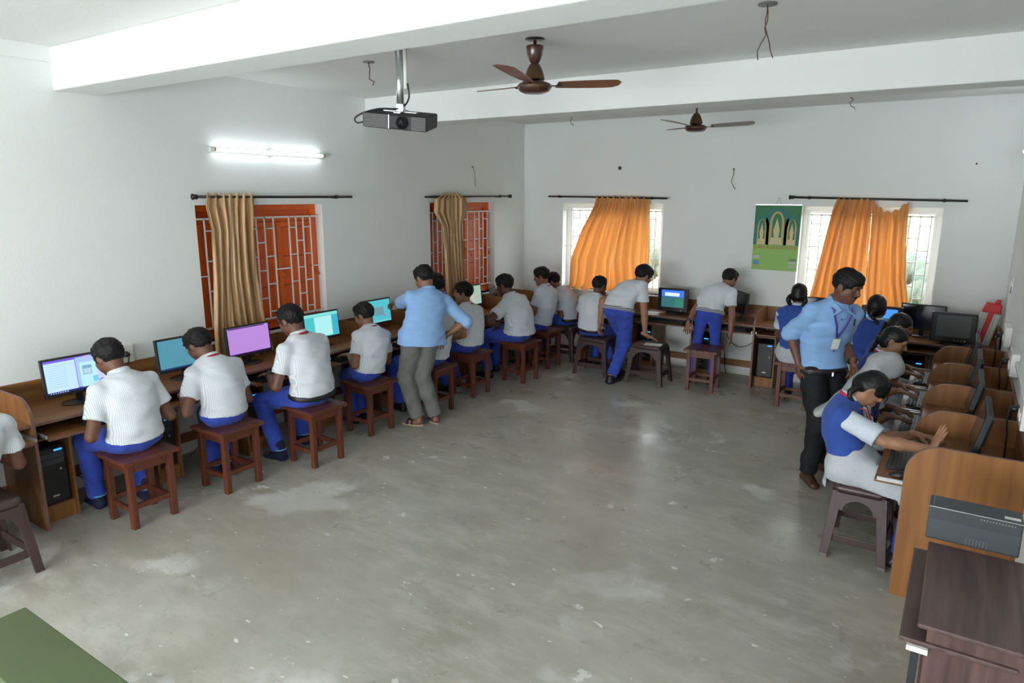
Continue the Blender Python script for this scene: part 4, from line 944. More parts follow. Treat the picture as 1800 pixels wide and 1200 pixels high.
def nets(D, lo, res):
    s = D < 0
    c = [s[i:s.shape[0]-1+i, j:s.shape[1]-1+j, k:s.shape[2]-1+k] for i in (0, 1) for j in (0, 1) for k in (0, 1)]
    cnt = sum(q.astype(np.int8) for q in c); act = (cnt > 0) & (cnt < 8)
    idx = np.argwhere(act); N = len(idx)
    if N == 0: return np.zeros((0, 3)), np.zeros((0, 4), int)
    cor = [(i, j, k) for i in (0, 1) for j in (0, 1) for k in (0, 1)]
    val = np.stack([D[idx[:, 0]+i, idx[:, 1]+j, idx[:, 2]+k] for i, j, k in cor], 1)
    P = np.zeros((N, 3)); W = np.zeros(N)
    for a in range(8):
        for b in range(a+1, 8):
            dif = np.abs(np.array(cor[a])-np.array(cor[b]))
            if dif.sum() != 1: continue
            va, vb = val[:, a], val[:, b]; m_ = (va < 0) != (vb < 0)
            t = np.where(m_, va/np.where(m_, va-vb, 1), 0)
            P += m_[:, None]*(np.array(cor[a])+t[:, None]*(np.array(cor[b])-np.array(cor[a]))); W += m_
    P = idx+P/W[:, None]
    M = np.full(act.shape, -1, np.int32); M[act] = np.arange(N)
    F = []
    for axis in range(3):
        sl0 = [slice(None)]*3; sl1 = [slice(None)]*3; sl0[axis] = slice(0, -1); sl1[axis] = slice(1, None)
        ch = s[tuple(sl0)] != s[tuple(sl1)]
        e = np.argwhere(ch); o1, o2 = (axis+1) % 3, (axis+2) % 3
        e = e[(e[:, o1] > 0) & (e[:, o2] > 0) & (e[:, o1] < s.shape[o1]-1) & (e[:, o2] < s.shape[o2]-1)]
        if not len(e): continue
        q = []
        for d1, d2 in ((1, 1), (0, 1), (0, 0), (1, 0)):
            g = e.copy(); g[:, o1] -= d1; g[:, o2] -= d2; q.append(M[g[:, 0], g[:, 1], g[:, 2]])
        q = np.stack(q, 1); fl = s[e[:, 0], e[:, 1], e[:, 2]]
        q[~fl] = q[~fl][:, ::-1]; F.append(q)
    return lo+P*res, np.concatenate(F)
def vnormals(P, F):
    n = np.cross(P[F[:, 2]]-P[F[:, 0]], P[F[:, 3]]-P[F[:, 1]]); N = np.zeros_like(P)
    for i in range(4): np.add.at(N, F[:, i], n)
    return N/(np.linalg.norm(N, axis=1, keepdims=True)+1e-12)
def wrinkle(P, F, amp, fr, seed, stretch=(1, 1, 1)):
    """soft folds: a few warped sine waves pushed along the normals"""
    rg = np.random.RandomState(seed); N = vnormals(P, F); w = np.zeros(len(P)); Q = P*np.array(stretch)
    for k in range(5):
        d = unit(rg.normal(size=3)*np.array([1, 1, 1.4])); f = fr*rg.uniform(.6, 1.5); d2 = unit(rg.normal(size=3))
        w += np.sin(Q@d*f+1.6*np.sin(Q@d2*f*.45+rg.uniform(0, 6))+rg.uniform(0, 6))
    return P+N*(w*amp/2.2)[:, None]
def smooth_mesh(name, parts, m_, parent, base, rz):
    """one mesh object from (P, F) pieces in world space; stored in the wearer's own axes"""
    n = 0; vs_ = []; fs_ = []
    for P, F in parts: vs_.append(P); fs_.append(F+n); n += len(P)
    P = np.concatenate(vs_)-np.array(base); F = np.concatenate(fs_)
    c, s = math.cos(-rz), math.sin(-rz); P = P @ np.array([[c, -s, 0], [s, c, 0], [0, 0, 1]]).T
    me = bpy.data.meshes.new(name)
    me.vertices.add(len(P)); me.vertices.foreach_set('co', P.astype(np.float32).ravel())
    me.loops.add(len(F)*4); me.loops.foreach_set('vertex_index', F.astype(np.int32).ravel())
    me.polygons.add(len(F)); me.polygons.foreach_set('loop_start', np.arange(0, len(F)*4, 4, dtype=np.int32))
    me.polygons.foreach_set('use_smooth', np.ones(len(F), bool))
    me.update(calc_edges=True); me.materials.append(m_)
    o = bpy.data.objects.new(name, me); COL.objects.link(o); o.parent = parent
    return o
def ik(a, t, l1, l2, pole):
    a, t = np.array(a, float), np.array(t, float); d = t-a; L = np.linalg.norm(d); L2 = min(L, (l1+l2)*.998); u = d/(L+1e-9)
    x = (l1*l1-l2*l2+L2*L2)/(2*L2); h = math.sqrt(max(l1*l1-x*x, 0)); p = np.array(pole, float); p = p-u*(p@u); p = unit(p)
    return a+u*x+p*h, a+u*L2
def hand(wr, d, nrm, side, curl=.35, spread=.10, s=1.0, thumb=.7, res=.0045, fl=None):
    """palm, four unequal fingers bent at the knuckles and a thumb from the side of the palm. nrm: way the palm faces"""
    d = unit(d); nrm = unit(np.array(nrm, float)-d*(np.array(nrm, float)@d)); c = np.cross(nrm, d)*side   # towards the thumb
    B = Blob(); wr = np.array(wr, float)
    B.cone(wr-d*.03*s, wr+d*.015*s, .024*s, .022*s, .012)
    B.cone(wr+d*.012*s, wr+d*.078*s, .0155*s, .0145*s, .012, (c, 1.95))
    fl = fl or [curl]*4
    for k, (o, L) in enumerate(((.031, .070), (.0105, .078), (-.0105, .072), (-.031, .056))):
        p = wr+d*(.082-.004*abs(k-1.2))*s+c*o*s; dd = unit(d+c*(1.3-k)*spread); r = .0088*s
        for j, fr in enumerate((.45, .31, .24)):
            a = fl[k]*(.55, .8, .6)[j]; dd = unit(dd*math.cos(a)+nrm*math.sin(a)); q = p+dd*L*fr*s
            B.cone(p, q, r, r*.92, .005); p = q; r *= .92
    p = wr+d*.022*s+c*.026*s; dd = unit(d*.62+c*thumb+nrm*.30)
    q = p+dd*.048*s; B.cone(p, q, .0135*s, .0105*s, .009); dd = unit(dd+d*.45+nrm*curl*.5); B.cone(q, q+dd*.036*s, .0105*s, .0085*s, .006)
    return B.mesh(res)
def skinmat(name, c): return mat(name, c, .48, spec=.4, noise=.06, nscale=14)
SK = [skinmat('skin_brown', (.235, .112, .066)), skinmat('skin_deep_brown', (.150, .066, .040)), skinmat('skin_light_brown', (.34, .175, .10)), skinmat('skin_dark', (.105, .046, .030))]
m_hair = mat('black_hair', (.0055, .005, .005), .6, spec=.28)
m_hairs = mat('sleek_black_hair', (.006, .0055, .006), .42, spec=.35, bump=.12, bscale=60, stretch=(1, 4, 1))
m_shirt = stripemat('white_grey_striped_shirt', (.72, .75, .77), (.52, .58, .65), .0105, .40)
m_sleeve = mat('pale_blue_sleeve_cloth', (.60, .67, .76), .85, spec=.2, noise=.06, nscale=60, bump=.3, bscale=9)
m_shirt2 = stripemat('pale_blue_striped_shirt', (.64, .69, .76), (.46, .54, .66), .0105, .45)
m_trou = mat('royal_blue_trousers', (.045, .085, .47), .8, spec=.2, noise=.10, nscale=7, bump=.3, bscale=10, sheen=.1)
m_vest = mat('royal_blue_vest', (.036, .085, .36), .8, spec=.2, noise=.08, nscale=7, bump=.3, bscale=9, sheen=.1)
m_skirt = mat('pale_grey_tunic', (.50, .54, .57), .85, spec=.2, noise=.05, nscale=40, bump=.4, bscale=8)
m_scarf = mat('grey_checked_headscarf', (.42, .44, .44), .9, spec=.1, noise=.08, nscale=30, bump=.35, bscale=10)
m_bshirt = mat('sky_blue_shirt', (.27, .46, .78), .75, spec=.25, noise=.05, nscale=5, bump=.45, bscale=8, sheen=.1)
m_bshirt2 = mat('pale_blue_shirt', (.25, .44, .76), .75, spec=.25, noise=.05, nscale=5, bump=.45, bscale=8, sheen=.1)
m_greytr = mat('grey_trousers', (.155, .155, .15), .8, spec=.2, noise=.12, nscale=8, bump=.5, bscale=12)
m_blacktr = mat('black_trousers', (.012, .012, .015), .75, spec=.25, bump=.3, bscale=9)
m_shoe = mat('black_shoe_leather', (.012, .013, .018), .4)
m_navys = mat('navy_sock', (.012, .018, .06), .85)
m_sockst = mat('sky_blue_sock_band', (.20, .45, .72), .85)
m_brownsh = mat('brown_shoe_leather', (.060, .028, .018), .4)
m_lan = mat('maroon_lanyard', (.40, .012, .05), .6)
m_lanr = mat('red_lanyard', (.62, .02, .04), .6)
m_lanp = mat('violet_lanyard', (.09, .07, .38), .6)
m_belt = mat('black_belt', (.012, .012, .013), .4)
m_eye = mat('eye_white', (.42, .38, .35), .3); m_iris = mat('dark_iris', (.012, .008, .006), .15)
m_lip = mat('lips', (.20, .075, .06), .5)
m_beltw = stripemat('navy_white_striped_belt', (.02, .03, .13), (.6, .6, .6), .018, .5, axis=2, bump=0, warp=0)
m_sandal = mat('tan_sandal_sole', (.40, .30, .20), .7); m_strap = mat('navy_sandal_strap', (.012, .018, .06), .6)

SEATS = [(p[0], p[1], r, .19, .19, .49) for p, r, _ in WST]+[(p[0], p[1], r, .195, .155, .475) for p, r, _ in PST]
def pressed(P, seat, yaw, m_):
    """cloth that rests on the seat is flattened by it, and thighs stay under the keyboard tray"""
    if seat:
        x, y, r, hx, hy, zt = seat; dx, dy = P[:, 0]-x, P[:, 1]-y
        u = dx*math.cos(r)+dy*math.sin(r); v = -dx*math.sin(r)+dy*math.cos(r)
        k = (np.abs(u) < hx+m_) & (np.abs(v) < hy+m_) & (P[:, 2] < zt) & (P[:, 2] > zt-.15); P[k, 2] = zt-.003
        t = (P[:, 0] < -4.785) if yaw == 180 else (P[:, 0] > -.29) if yaw == 0 else (P[:, 1] > 7.97)
        k = t & (P[:, 2] > .629) & (P[:, 2] < .74); P[k, 2] = .629
    return P
def bez(p0, p1, p2, p3, t): return (1-t)**3*p0+3*(1-t)**2*t*p1+3*(1-t)*t*t*p2+t**3*p3
def person(label, hip, yaw, head, hyaw, hpitch=20, hroll=0, hands=None, feet=None, kind='boy', size=1.0, fat=1.0, skin=0, group=None, hair='short', twist=0, tilt=0.0, sleeve=.62, seed=1, elbow=None, knee=None, res=.0082, shoes='shoe', lanyard=None, belt=None, shirt=None, trousers=None, glasses=False, moustache=False, watch=None, back=.05, hres=.0050, extra=None, bend=None, hem=.008, leg=1.0):
    s = size; hip = V(*hip); C = V(*head); ps = math.radians(yaw)
    f = V(math.cos(ps), math.sin(ps), 0); l = V(-math.sin(ps), math.cos(ps), 0); z = V(0, 0, 1)
    base = (hip[0], hip[1], 0.0)
    seat = min(SEATS, key=lambda q: math.hypot(q[0]-hip[0], q[1]-hip[1])) if hip[2] < .62 else None
    root = thing('person', label, 'person', base, ps, group)
    tp = ps+math.radians(twist); ft = V(math.cos(tp), math.sin(tp), 0); lt0 = V(-math.sin(tp), math.cos(tp), 0)
    hy, hp, hr = math.radians(hyaw), math.radians(hpitch), math.radians(hroll)
    hf = V(math.cos(hy)*math.cos(hp), math.sin(hy)*math.cos(hp), -math.sin(hp)); hl = V(-math.sin(hy), math.cos(hy), 0); hu = np.cross(hf, hl)
    hl, hu = hl*math.cos(hr)+hu*math.sin(hr), hu*math.cos(hr)-hl*math.sin(hr)
    N = C-.155*s*unit(.55*hu+.45*unit(C-hip))-hf*.025*s
    td = unit(N-hip)
    p1 = hip+(.55*z+.45*td)*.17*s-f*back; p2 = N-(.45*td+.35*z+.15*f)*.16*s-f*back*.9
    if bend is not None: p1 = hip+V(*bend[0]); p2 = N+V(*bend[1])
    sp = lambda t: bez(hip, p1, p2, N, t)
    chest = sp(.86); cd = unit(sp(.95)-sp(.75))
    ls = lt0+z*tilt; ls = unit(ls-cd*(ls@cd)*.85)
    shw = (.168 if kind in ('boy', 'man') else .15)*s*(1+(fat-1)*.4)
    SH = {'L': chest+ls*shw-cd*.012*s, 'R': chest-ls*shw-cd*.012*s}
    hw = .078*s*(1+(fat-1)*.6); HJ = {'L': hip+l*hw, 'R': hip-l*hw}
    ua, fa = .285*s, .25*s; th, sn = .44*s, .42*s
    # ---- arms
    EL = {}; WR = {}; HM = []; hands = hands or {}
    for sd, sg in (('L', 1), ('R', -1)):
        h = hands.get(sd) or {'p': tuple(SH[sd]-z*.5+ft*.05)}
        pole = (elbow or {}).get(sd) or tuple(-z*.9-ft*.5+lt0*sg*.55)
        EL[sd], WR[sd] = ik(SH[sd], h['p'], ua, fa, pole)
        d = h.get('d'); d = unit(WR[sd]-EL[sd]) if d is None else unit(d)
        HM.append(hand(WR[sd], d, h.get('n', (0, 0, -1)), sg if True else 1, h.get('curl', .45), h.get('spread', .12), s, h.get('thumb', .7), res=.0048 if hres < .007 else .006, fl=h.get('fl')))
    # ---- body: head, neck, arms and a core that joins them to the feet
    hc = C; X = [hl, hf, hu]
    L = lambda a, b_, c: hc+(hl*a+hf*b_+hu*c)*s
    B = Blob()
    B.ell(L(0, -.012, .028), X, np.array([.076, .094, .088])*s, .02)
    B.cone(L(0, .018, -.01), L(0, .058, -.082), .064*s, .034*s, .03)
    B.cone(L(.03, .02, -.045), L(-.03, .02, -.045), .05*s, .05*s, .03)
    B.cone(L(.045, .058, -.018), L(.03, .062, -.05), .022*s, .02*s, .02); B.cone(L(-.045, .058, -.018), L(-.03, .062, -.05), .022*s, .02*s, .02)
    B.cone(L(-.038, .074, .03), L(.038, .074, .03), .015*s, .015*s, .015)
    for sg in (1, -1): B.ell(L(sg*.033, .094, .006), X, np.array([.019, .014, .012])*s, .010, op='s')
    B.cone(L(0, .084, .014), L(0, .104, -.022), .0095*s, .013*s, .010); B.cone(L(.013, .090, -.027), L(-.013, .090, -.027), .010*s, .010*s, .008)
    B.cone(L(.02, .084, -.052), L(-.02, .084, -.052), .0085*s, .0085*s, .008); B.cone(L(.014, .081, -.066), L(-.014, .081, -.066), .010*s, .010*s, .008)
    B.ell(L(0, .083, -.0585), X, np.array([.024, .010, .0022])*s, .004, op='s')
    for sg in (1, -1):
        B.ell(L(sg*.079, -.008, -.004), [unit(hl*1.0-hf*.35*sg*sg), hf, hu], np.array([.010, .019, .032])*s, .008)
    B.cone(L(0, -.022, -.055), N-td*.03, .051*s, .056*s, .03)
    HB = B.mesh(hres)
    B = Blob()
    B.cone(N, sp(.75), .05*s, .05*s, .02); B.cone(sp(.75), hip, .05*s, .04*s, .02)
    for sd in 'LR':
        B.cone(sp(.9), SH[sd], .045*s, .045*s, .02); B.cone(SH[sd], EL[sd], .046*s*fat**.5, .038*s*fat**.5, .015); B.cone(EL[sd], EL[sd]+(WR[sd]-EL[sd])*.3, .038*s*fat**.5, .039*s*fat**.5, .012); B.cone(EL[sd]+(WR[sd]-EL[sd])*.3, WR[sd], .039*s*fat**.5, .0245*s, .012)
    # ---- legs
    KN = {}; AN = {}; feet = feet or {}; FY = {}
    for sd, sg in (('L', 1), ('R', -1)):
        fx = feet[sd]; az = fx[2] if len(fx) > 2 else .085*s
        pole = (knee or {}).get(sd) or tuple(f*1.0+z*.6+l*sg*.15)
        KN[sd], AN[sd] = ik(HJ[sd], (fx[0], fx[1], az), th, sn, pole)
        FY[sd] = math.radians(fx[3]) if len(fx) > 3 else ps
        B.cone(hip, KN[sd], .028*s, .03*s, .01); B.cone(KN[sd], AN[sd], .03*s, .030*s, .01)
        fd = V(math.cos(FY[sd]), math.sin(FY[sd]), 0)
        zf = AN[sd][2]-.06*s
        B.cone(AN[sd]-fd*.02*s, AN[sd]-z*.04*s, .03*s, .03*s, .02); B.cone(AN[sd]-z*.045*s-fd*.03*s, AN[sd]-z*.055*s+fd*.12*s, .024*s, .018*s, .02, (V(-fd[1], fd[0], 0), 1.5))
    body = smooth_mesh('body', [HB, B.mesh(.0092)]+HM, SK[skin], root, base, ps)
    loc = lambda P: None
    def small(mb, name, m_, par=root):
        c_, s_ = math.cos(-ps), math.sin(-ps)
        mb.v = [((q[0]-base[0])*c_-(q[1]-base[1])*s_, (q[0]-base[0])*s_+(q[1]-base[1])*c_, q[2]) for q in mb.v]
        return mb.build(name, m_, par, fix=False)
    # ---- eyes, brows, lips
    for sg in (1, -1):
        mb = MB(); mb.tube([L(sg*.031, .066, .007), L(sg*.031, .077, .007), L(sg*.031, .0805, .007)], [.0105*s, .0095*s, .003*s], 10, flat=.62); e = small(mb, 'eye', m_eye)
        mb = MB(); mb.tube([L(sg*.031, .077, .006), L(sg*.031, .0815, .006)], [.0062*s, .005*s], 10); small(mb, 'iris', m_iris, e)
        mb = MB(); mb.tube([L(sg*.014, .0895, .025), L(sg*.03, .0905, .031), L(sg*.052, .081, .025)], [.0035*s, .0042*s, .002*s], 6); small(mb, 'eyebrow', m_hair)
    mb = MB(); mb.tube([L(.022, .086, -.0575), L(.008, .0925, -.0545), L(-.008, .0925, -.0545), L(-.022, .086, -.0575)], [.002*s, .0045*s, .0045*s, .002*s], 6); mb.tube([L(.02, .085, -.060), L(0, .0925, -.064), L(-.02, .085, -.060)], [.002*s, .005*s, .002*s], 6); small(mb, 'lips', m_lip)
    if moustache:
        mb = MB(); mb.tube([L(.028, .083, -.052), L(.012, .093, -.044), L(0, .095, -.042), L(-.012, .093, -.044), L(-.028, .083, -.052)], [.003*s, .006*s, .0055*s, .006*s, .003*s], 6); small(mb, 'moustache', m_hair)
    if glasses:
        mb = MB()
        for sg in (1, -1):
            mb.tube([L(sg*.034+.021*math.cos(a), .097, .005+.016*math.sin(a)) for a in [2*math.pi*k/14 for k in range(14)]], .0014*s, 5, closed=True)
            mb.tube([L(sg*.055, .096, .009), L(sg*.079, .03, .012), L(sg*.082, -.01, .006)], .0014*s, 5)
        mb.tube([L(.013, .097, .007), L(-.013, .097, .007)], .0014*s, 5); small(mb, 'spectacles', m_silver)
    # ---- hair
    B = Blob()
    face = [(L(0, .050, .035), unit(hf*.80-hu*.62)), ]
    rg = np.random.RandomState(seed)
    if hair == 'short':
        B.ell(L(0, -.016, .036), X, np.array([.089, .107, .098])*s, .01)
        B.ell(L(0, .035, .085), X, np.array([.062, .055, .036])*s, .02)
        for k in range(16):
            a = rg.uniform(-1, 1); q = rg.uniform(-.5, 1); B.ell(L(.055*a, .06*q, .098-.03*a*a-.02*q*q), X, np.array([.02, .024, .016])*s*rg.uniform(.8, 1.2), .012)
        B.ell(L(0, .118, -.050), X, np.array([.11, .085, .088])*s, .008, op='s')
        for sg in (1, -1): B.cone(L(sg*.081, .028, .02), L(sg*.081, .018, -.018), .010*s, .006*s, .008)
        B.ell(L(0, -.01, -.150), X, np.array([.12, .15, .075])*s, .012, op='s')
        B.ell(L(.095, -.006, -.012), X, np.array([.026, .026, .034])*s, .004, op='s'); B.ell(L(-.095, -.006, -.012), X, np.array([.026, .026, .034])*s, .004, op='s')
    else:
        B.ell(L(0, -.016, .034), X, np.array([.083, .101, .091])*s, .01)
        B.ell(L(0, -.035, -.02), X, np.array([.078, .078, .075])*s, .02)
        B.ell(L(0, .122, -.040), X, np.array([.10, .078, .086])*s, .008, op='s')
        if hair == 'braids':
            B.cone(L(0, .075, .122), L(0, -.09, .105), .004*s, .004*s, .006, op='s')
            for sg in (1, -1):
                pts = [L(sg*.06, -.065, -.03), L(sg*.092, -.075, -.07), L(sg*.105, -.055, -.11), L(sg*.10, -.03, -.15), L(sg*.088, -.0, -.20), L(sg*.085, .03, -.24)]
                q0 = L(sg*.062, -.05, -.045)
                if sg > 0: pts = [q0+V(*q)*s for q in ((0, 0, 0), (.03, .035, -.03), (.07, .05, -.07), (.10, .045, -.13), (.115, .03, -.19), (.12, .02, -.25), (.12, .015, -.30))]
                else: pts = [q0+V(*q)*s for q in ((0, 0, 0), (-.03, -.02, -.015), (-.055, -.03, -.035), (-.05, -.035, -.07), (-.03, -.03, -.10))]
                for k in range(len(pts)-1):
                    for j in range(3):
                        q = pts[k]+(pts[k+1]-pts[k])*j/3; B.ell(q, X, np.array([.021, .021, .017])*s*(1-.07*k), .006)
        if hair == 'loops':
            for sg in (1, -1):
                for k in range(7):
                    a = k/6*math.pi; B.ell(L(sg*(.07+.02*math.sin(a)), -.075-.02*math.sin(a), -.02-.10*k/6), X, np.array([.024, .024, .018])*s, .008)
        if hair == 'bun':
            B.ell(L(0, -.115, .0), X, np.array([.05, .035, .05])*s, .015)
        if hair == 'plait':
            for k in range(9): B.ell(L(.03*math.sin(k), -.115+.01*k/9, -.03-.026*k), X, np.array([.026, .024, .02])*s*(1-.04*k), .008)
    P, F = B.mesh(.0062 if hres < .007 else .0075)
    if hair == 'short': P = wrinkle(P, F, .0028, 190, seed)
    else: P = wrinkle(P, F, .0012, 160, seed)
    ho = smooth_mesh('hair', [(P, F)], m_hair if hair == 'short' else m_hairs, root, base, ps) if hair != 'hidden' else None
    # ---- upper clothes
    prof = [(.0, .134, 1.38), (.2, .116, 1.34), (.45, .116, 1.37), (.7, .119, 1.42), (.88, .092, 1.6), (.97, .060, 1.5)]
    if kind == 'girl': prof = [(t_, r_*.93, w_*.98) for t_, r_, w_ in prof]
    def latr(t_): v_ = l*(1-t_)+ls*t_; return unit(v_)
    spx = lambda t: sp(t) if t >= 0 else hip+(hip-sp(.1))/.1*(-t)
    def torso(B, grow, t0=-.5, cutlo=None):
        pr = [q for q in prof if q[0] >= t0-1e-6]
        for (ta, ra, wa), (tb, rb, wb) in zip(pr, pr[1:]):
            fa_ = 1+(fat-1)*(1.25 if tb < .6 else .7); B.cone(spx(ta), spx(tb), ra*s*fa_+grow, rb*s*(1+(fat-1)*(1.25 if tb < .5 else .5))+grow, .03, (latr((ta+tb)/2), (wa+wb)/2), cutlo)
        for sd in 'LR': B.cone(sp(.86), SH[sd], .072*s+grow, .060*s+grow, .035)
        return B
    def sleeves(B, fr, loose=1.0, fore=0.0):
        for sd in 'LR':
            d = EL[sd]-SH[sd]; e = SH[sd]+d*min(fr, 1.0); u = unit(d)
            B.cone(SH[sd]-u*.0, e+u*.03*(fr <= 1), .062*s*fat**.5, .061*s*loose*fat**.5, .025, None, [(e, u)] if fr <= 1 else None)
            if fore:
                d2 = WR[sd]-EL[sd]; u2 = unit(d2); e2 = EL[sd]+d2*fore
                B.cone(EL[sd], e2+u2*.02, .058*s, .052*s, .02, None, [(e2, u2)])
        return B
    hemn = unit(sp(.12)-sp(0.0))
    shm = shirt or m_shirt
    if kind in ('boy', 'man'):
        cut = [(sp(0.0)+hemn*hem*s, -hemn)]
        if hem < -.05: prof[0] = (.0, .146, 1.4); prof.insert(0, (-.25, .160, 1.4))
        B = torso(Blob(), .006, -.5, cut); sleeves(B, sleeve if sleeve <= 1 else 1.2, 1.06, sleeve-1 if sleeve > 1 else 0)
        P, F = B.mesh(res); P = wrinkle(P, F, .0042, 34, seed, (1, 1, .8)); P = wrinkle(P, F, .0026, 75, seed+50, (.55, .55, 1))
        smooth_mesh('shirt', [(P, F)], shm, root, base, ps)
    else:
        B = Blob(); sleeves(B, sleeve, 1.12)
        for sd in 'LR': B.cone(sp(.86), SH[sd], .06*s, .060*s, .03)
        P, F = B.mesh(res); P = wrinkle(P, F, .0035, 40, seed); smooth_mesh('shirt', [(P, F)], m_sleeve, root, base, ps)
        cut = [(sp(0.0)+hemn*.035*s, -hemn)]
        B = torso(Blob(), .010, 0, cut); P, F = B.mesh(res); P = wrinkle(P, F, .0035, 34, seed+1); smooth_mesh('vest', [(P, F)], m_vest, root, base, ps)
        # tunic skirt over the thighs
        B = Blob(); B.cone(sp(.14), hip-z*.0, .128*s, .148*s, .03, (l, 1.36))
        for sd in 'LR':
            k_ = KN[sd]; B.cone(HJ[sd], HJ[sd]+(k_-HJ[sd])*.85, .106*s, .086*s, .05)
            if abs(k_[2]-HJ[sd][2]) < .25: B.cone(HJ[sd]-z*.02, HJ[sd]-z*.10-f*.03, .10*s, .07*s, .05)
        if abs(KN['L'][2]-HJ['L'][2]) < .25: B.cone(hip-f*.10*s-z*.05*s, hip-f*.125*s-z*.17*s, .05*s, .035*s, .05, (l, 2.6))
        P, F = B.mesh(res); P = wrinkle(P, F, .006, 30, seed+2); P = pressed(P, seat, yaw, .05); smooth_mesh('tunic', [(P, F)], m_skirt, root, base, ps)
    # collar
    nd = unit(unit(C-hf*.02-N)+.35*td); a1 = unit(ls-nd*(ls@nd)); a2 = np.cross(nd, a1)
    cc = N+nd*.030*s
    def ring(r1, r2, up, dip, n=18, fwd=0.0): return [cc+a1*math.cos(q)*r1*s+(-a2)*math.sin(q)*r2*s*-1+nd*(up-dip*max(0, math.sin(q)*(1 if (a2@ft) > 0 else -1)))*s for q in [2*math.pi*k/n for k in range(n)]]
    mb = MB(); mb.tube(ring(.062, .066, .008, .055), .0125*s, 8, closed=True, flat=1.7); small(mb, 'collar', shm if kind != 'girl' else m_sleeve)
    if lanyard is not None:
        mb = MB(); mb.tube(ring(.074, .079, -.002, .06), .0095*s, 6, closed=True, flat=1.0); ln = small(mb, 'lanyard', lanyard)
    if belt is not None:
        q = sp(.0)+hemn*(.006 if kind == 'boy' else -.012)*s; u_ = hemn; hh = .020*s
        B = torso(Blob(), .0125, -.5, [(q+u_*hh, u_), (q-u_*hh, -u_)]); B.p = B.p[:-2]
        bo = smooth_mesh('belt', [B.mesh(.0075)], belt, root, base, ps)
        mb = MB(); c_ = q+f*(.128*s*fat+.026); mb.cbox(tuple(c_), (.012, .03, .03)); small(mb, 'buckle', m_silver, bo)
    # ---- trousers
    B = Blob(); g = 1.0
    B.cone(HJ['L'], HJ['R'], .097*s*fat**.7, .097*s*fat**.7, .03, None, [(sp(0)+hemn*.03*s, hemn)]); B.cone(hip, sp(.05), .104*s*fat**.7, .112*s*fat, .03, (l, 1.33), [(sp(0)+hemn*.005*s, hemn)])
    if kind == 'girl': g = .92
    for sd in 'LR':
        B.cone(HJ[sd]+(KN[sd]-HJ[sd])*.10, KN[sd], .096*s*g*fat**.6*leg**.5, .070*s*g*leg*fat**.3, .03); u_ = unit(AN[sd]-KN[sd]); e = AN[sd]-u_*(.0 if KN[sd][2]-AN[sd][2] > .2 else .02)
        B.cone(KN[sd], e+u_*.02, .070*s*g*leg*fat**.3, .058*s*g*leg, .03, None, [(e, u_)])
    P, F = B.mesh(max(res, .0098)); P = wrinkle(P, F, .0045, 36, seed+4); P = wrinkle(P, F, .0022, 80, seed+60, (.6, .6, 1)); P = pressed(P, seat, yaw, .012); smooth_mesh('trousers', [(P, F)], trousers or m_trou, root, base, ps)
    # ---- shoes
    for sd in 'LR':
        fd = V(math.cos(FY[sd]), math.sin(FY[sd]), 0); sdv = V(-fd[1], fd[0], 0); a_ = AN[sd]; fl_ = a_-z*.085*s
        B = Blob()
        if shoes in ('shoe', 'brown'):
            B.cone(a_-z*.02-fd*.022*s, fl_+z*.032*s-fd*.035*s, .042*s, .038*s, .02); B.cone(a_-z*.03*s, fl_+z*.036*s+fd*.06*s, .040*s, .034*s, .02); B.cone(fl_+z*.026*s-fd*.04*s, fl_+z*.022*s+fd*.15*s, .034*s, .026*s, .02, (sdv, 1.45))
            P, F = B.mesh(.0085); P[:, 2] = np.maximum(P[:, 2], fl_[2]+.001); smooth_mesh('shoe', [(P, F)], m_shoe if shoes == 'shoe' else m_brownsh, root, base, ps)
        elif shoes == 'sock':
            B.cone(a_+z*.05*s, fl_+z*.032*s-fd*.035*s, .046*s, .034*s, .02); B.cone(a_-z*.03*s, fl_+z*.032*s+fd*.06*s, .040*s, .030*s, .02); B.cone(fl_+z*.024*s-fd*.04*s, fl_+z*.020*s+fd*.14*s, .030*s, .022*s, .02, (sdv, 1.4))
            P, F = B.mesh(.0085); P[:, 2] = np.maximum(P[:, 2], fl_[2]+.001); so_ = smooth_mesh('sock', [(P, F)], m_navys, root, base, ps)
            mb = MB(); mb.tube([a_+z*.012*s+(fd*math.cos(t_)+sdv*math.sin(t_))*.050*s-fd*.012*s for t_ in [2*math.pi*k/16 for k in range(16)]], .006*s, 6, closed=True); small(mb, 'sock_band', m_sockst, so_)
        else:
            mb = MB(); out = [fl_+fd*(.055+.115*math.cos(t_))*s+sdv*.045*math.sin(t_)*s for t_ in [2*math.pi*k/20 for k in range(20)]]
            mb.add([p_+z*.001 for p_ in out]+[p_+z*.016 for p_ in out], [tuple(range(19, -1, -1)), tuple(range(20, 40))]+[(i, (i+1) % 20, 20+(i+1) % 20, 20+i) for i in range(20)]); sl = small(mb, 'sandal_sole', m_sandal)
            for q in (.05, .10):
                mb = MB(); mb.tube([fl_+fd*q*s+sdv*.043*math.cos(t_)*s+z*(.014+.042*math.sin(t_))*s for t_ in [math.pi*k/10 for k in range(11)]], .010*s, 6, flat=1.0); small(mb, 'sandal_strap', m_strap, sl)
    if watch:
        d = unit(WR[watch]-EL[watch]); q = WR[watch]-d*.025; u_ = unit(np.cross(d, z)); w_ = np.cross(d, u_)
        mb = MB(); mb.tube([q+(u_*math.cos(t_)+w_*math.sin(t_))*.031*s for t_ in [2*math.pi*k/16 for k in range(16)]], .009*s, 6, closed=True); wo_ = small(mb, 'watch_strap', m_black)
        mb = MB(); mb.tube([q-w_*(.028)*s*(-1 if w_[2] > 0 else 1), q-w_*.044*s*(-1 if w_[2] > 0 else 1)], .018*s, 14); small(mb, 'watch_case', m_charcoal, wo_)
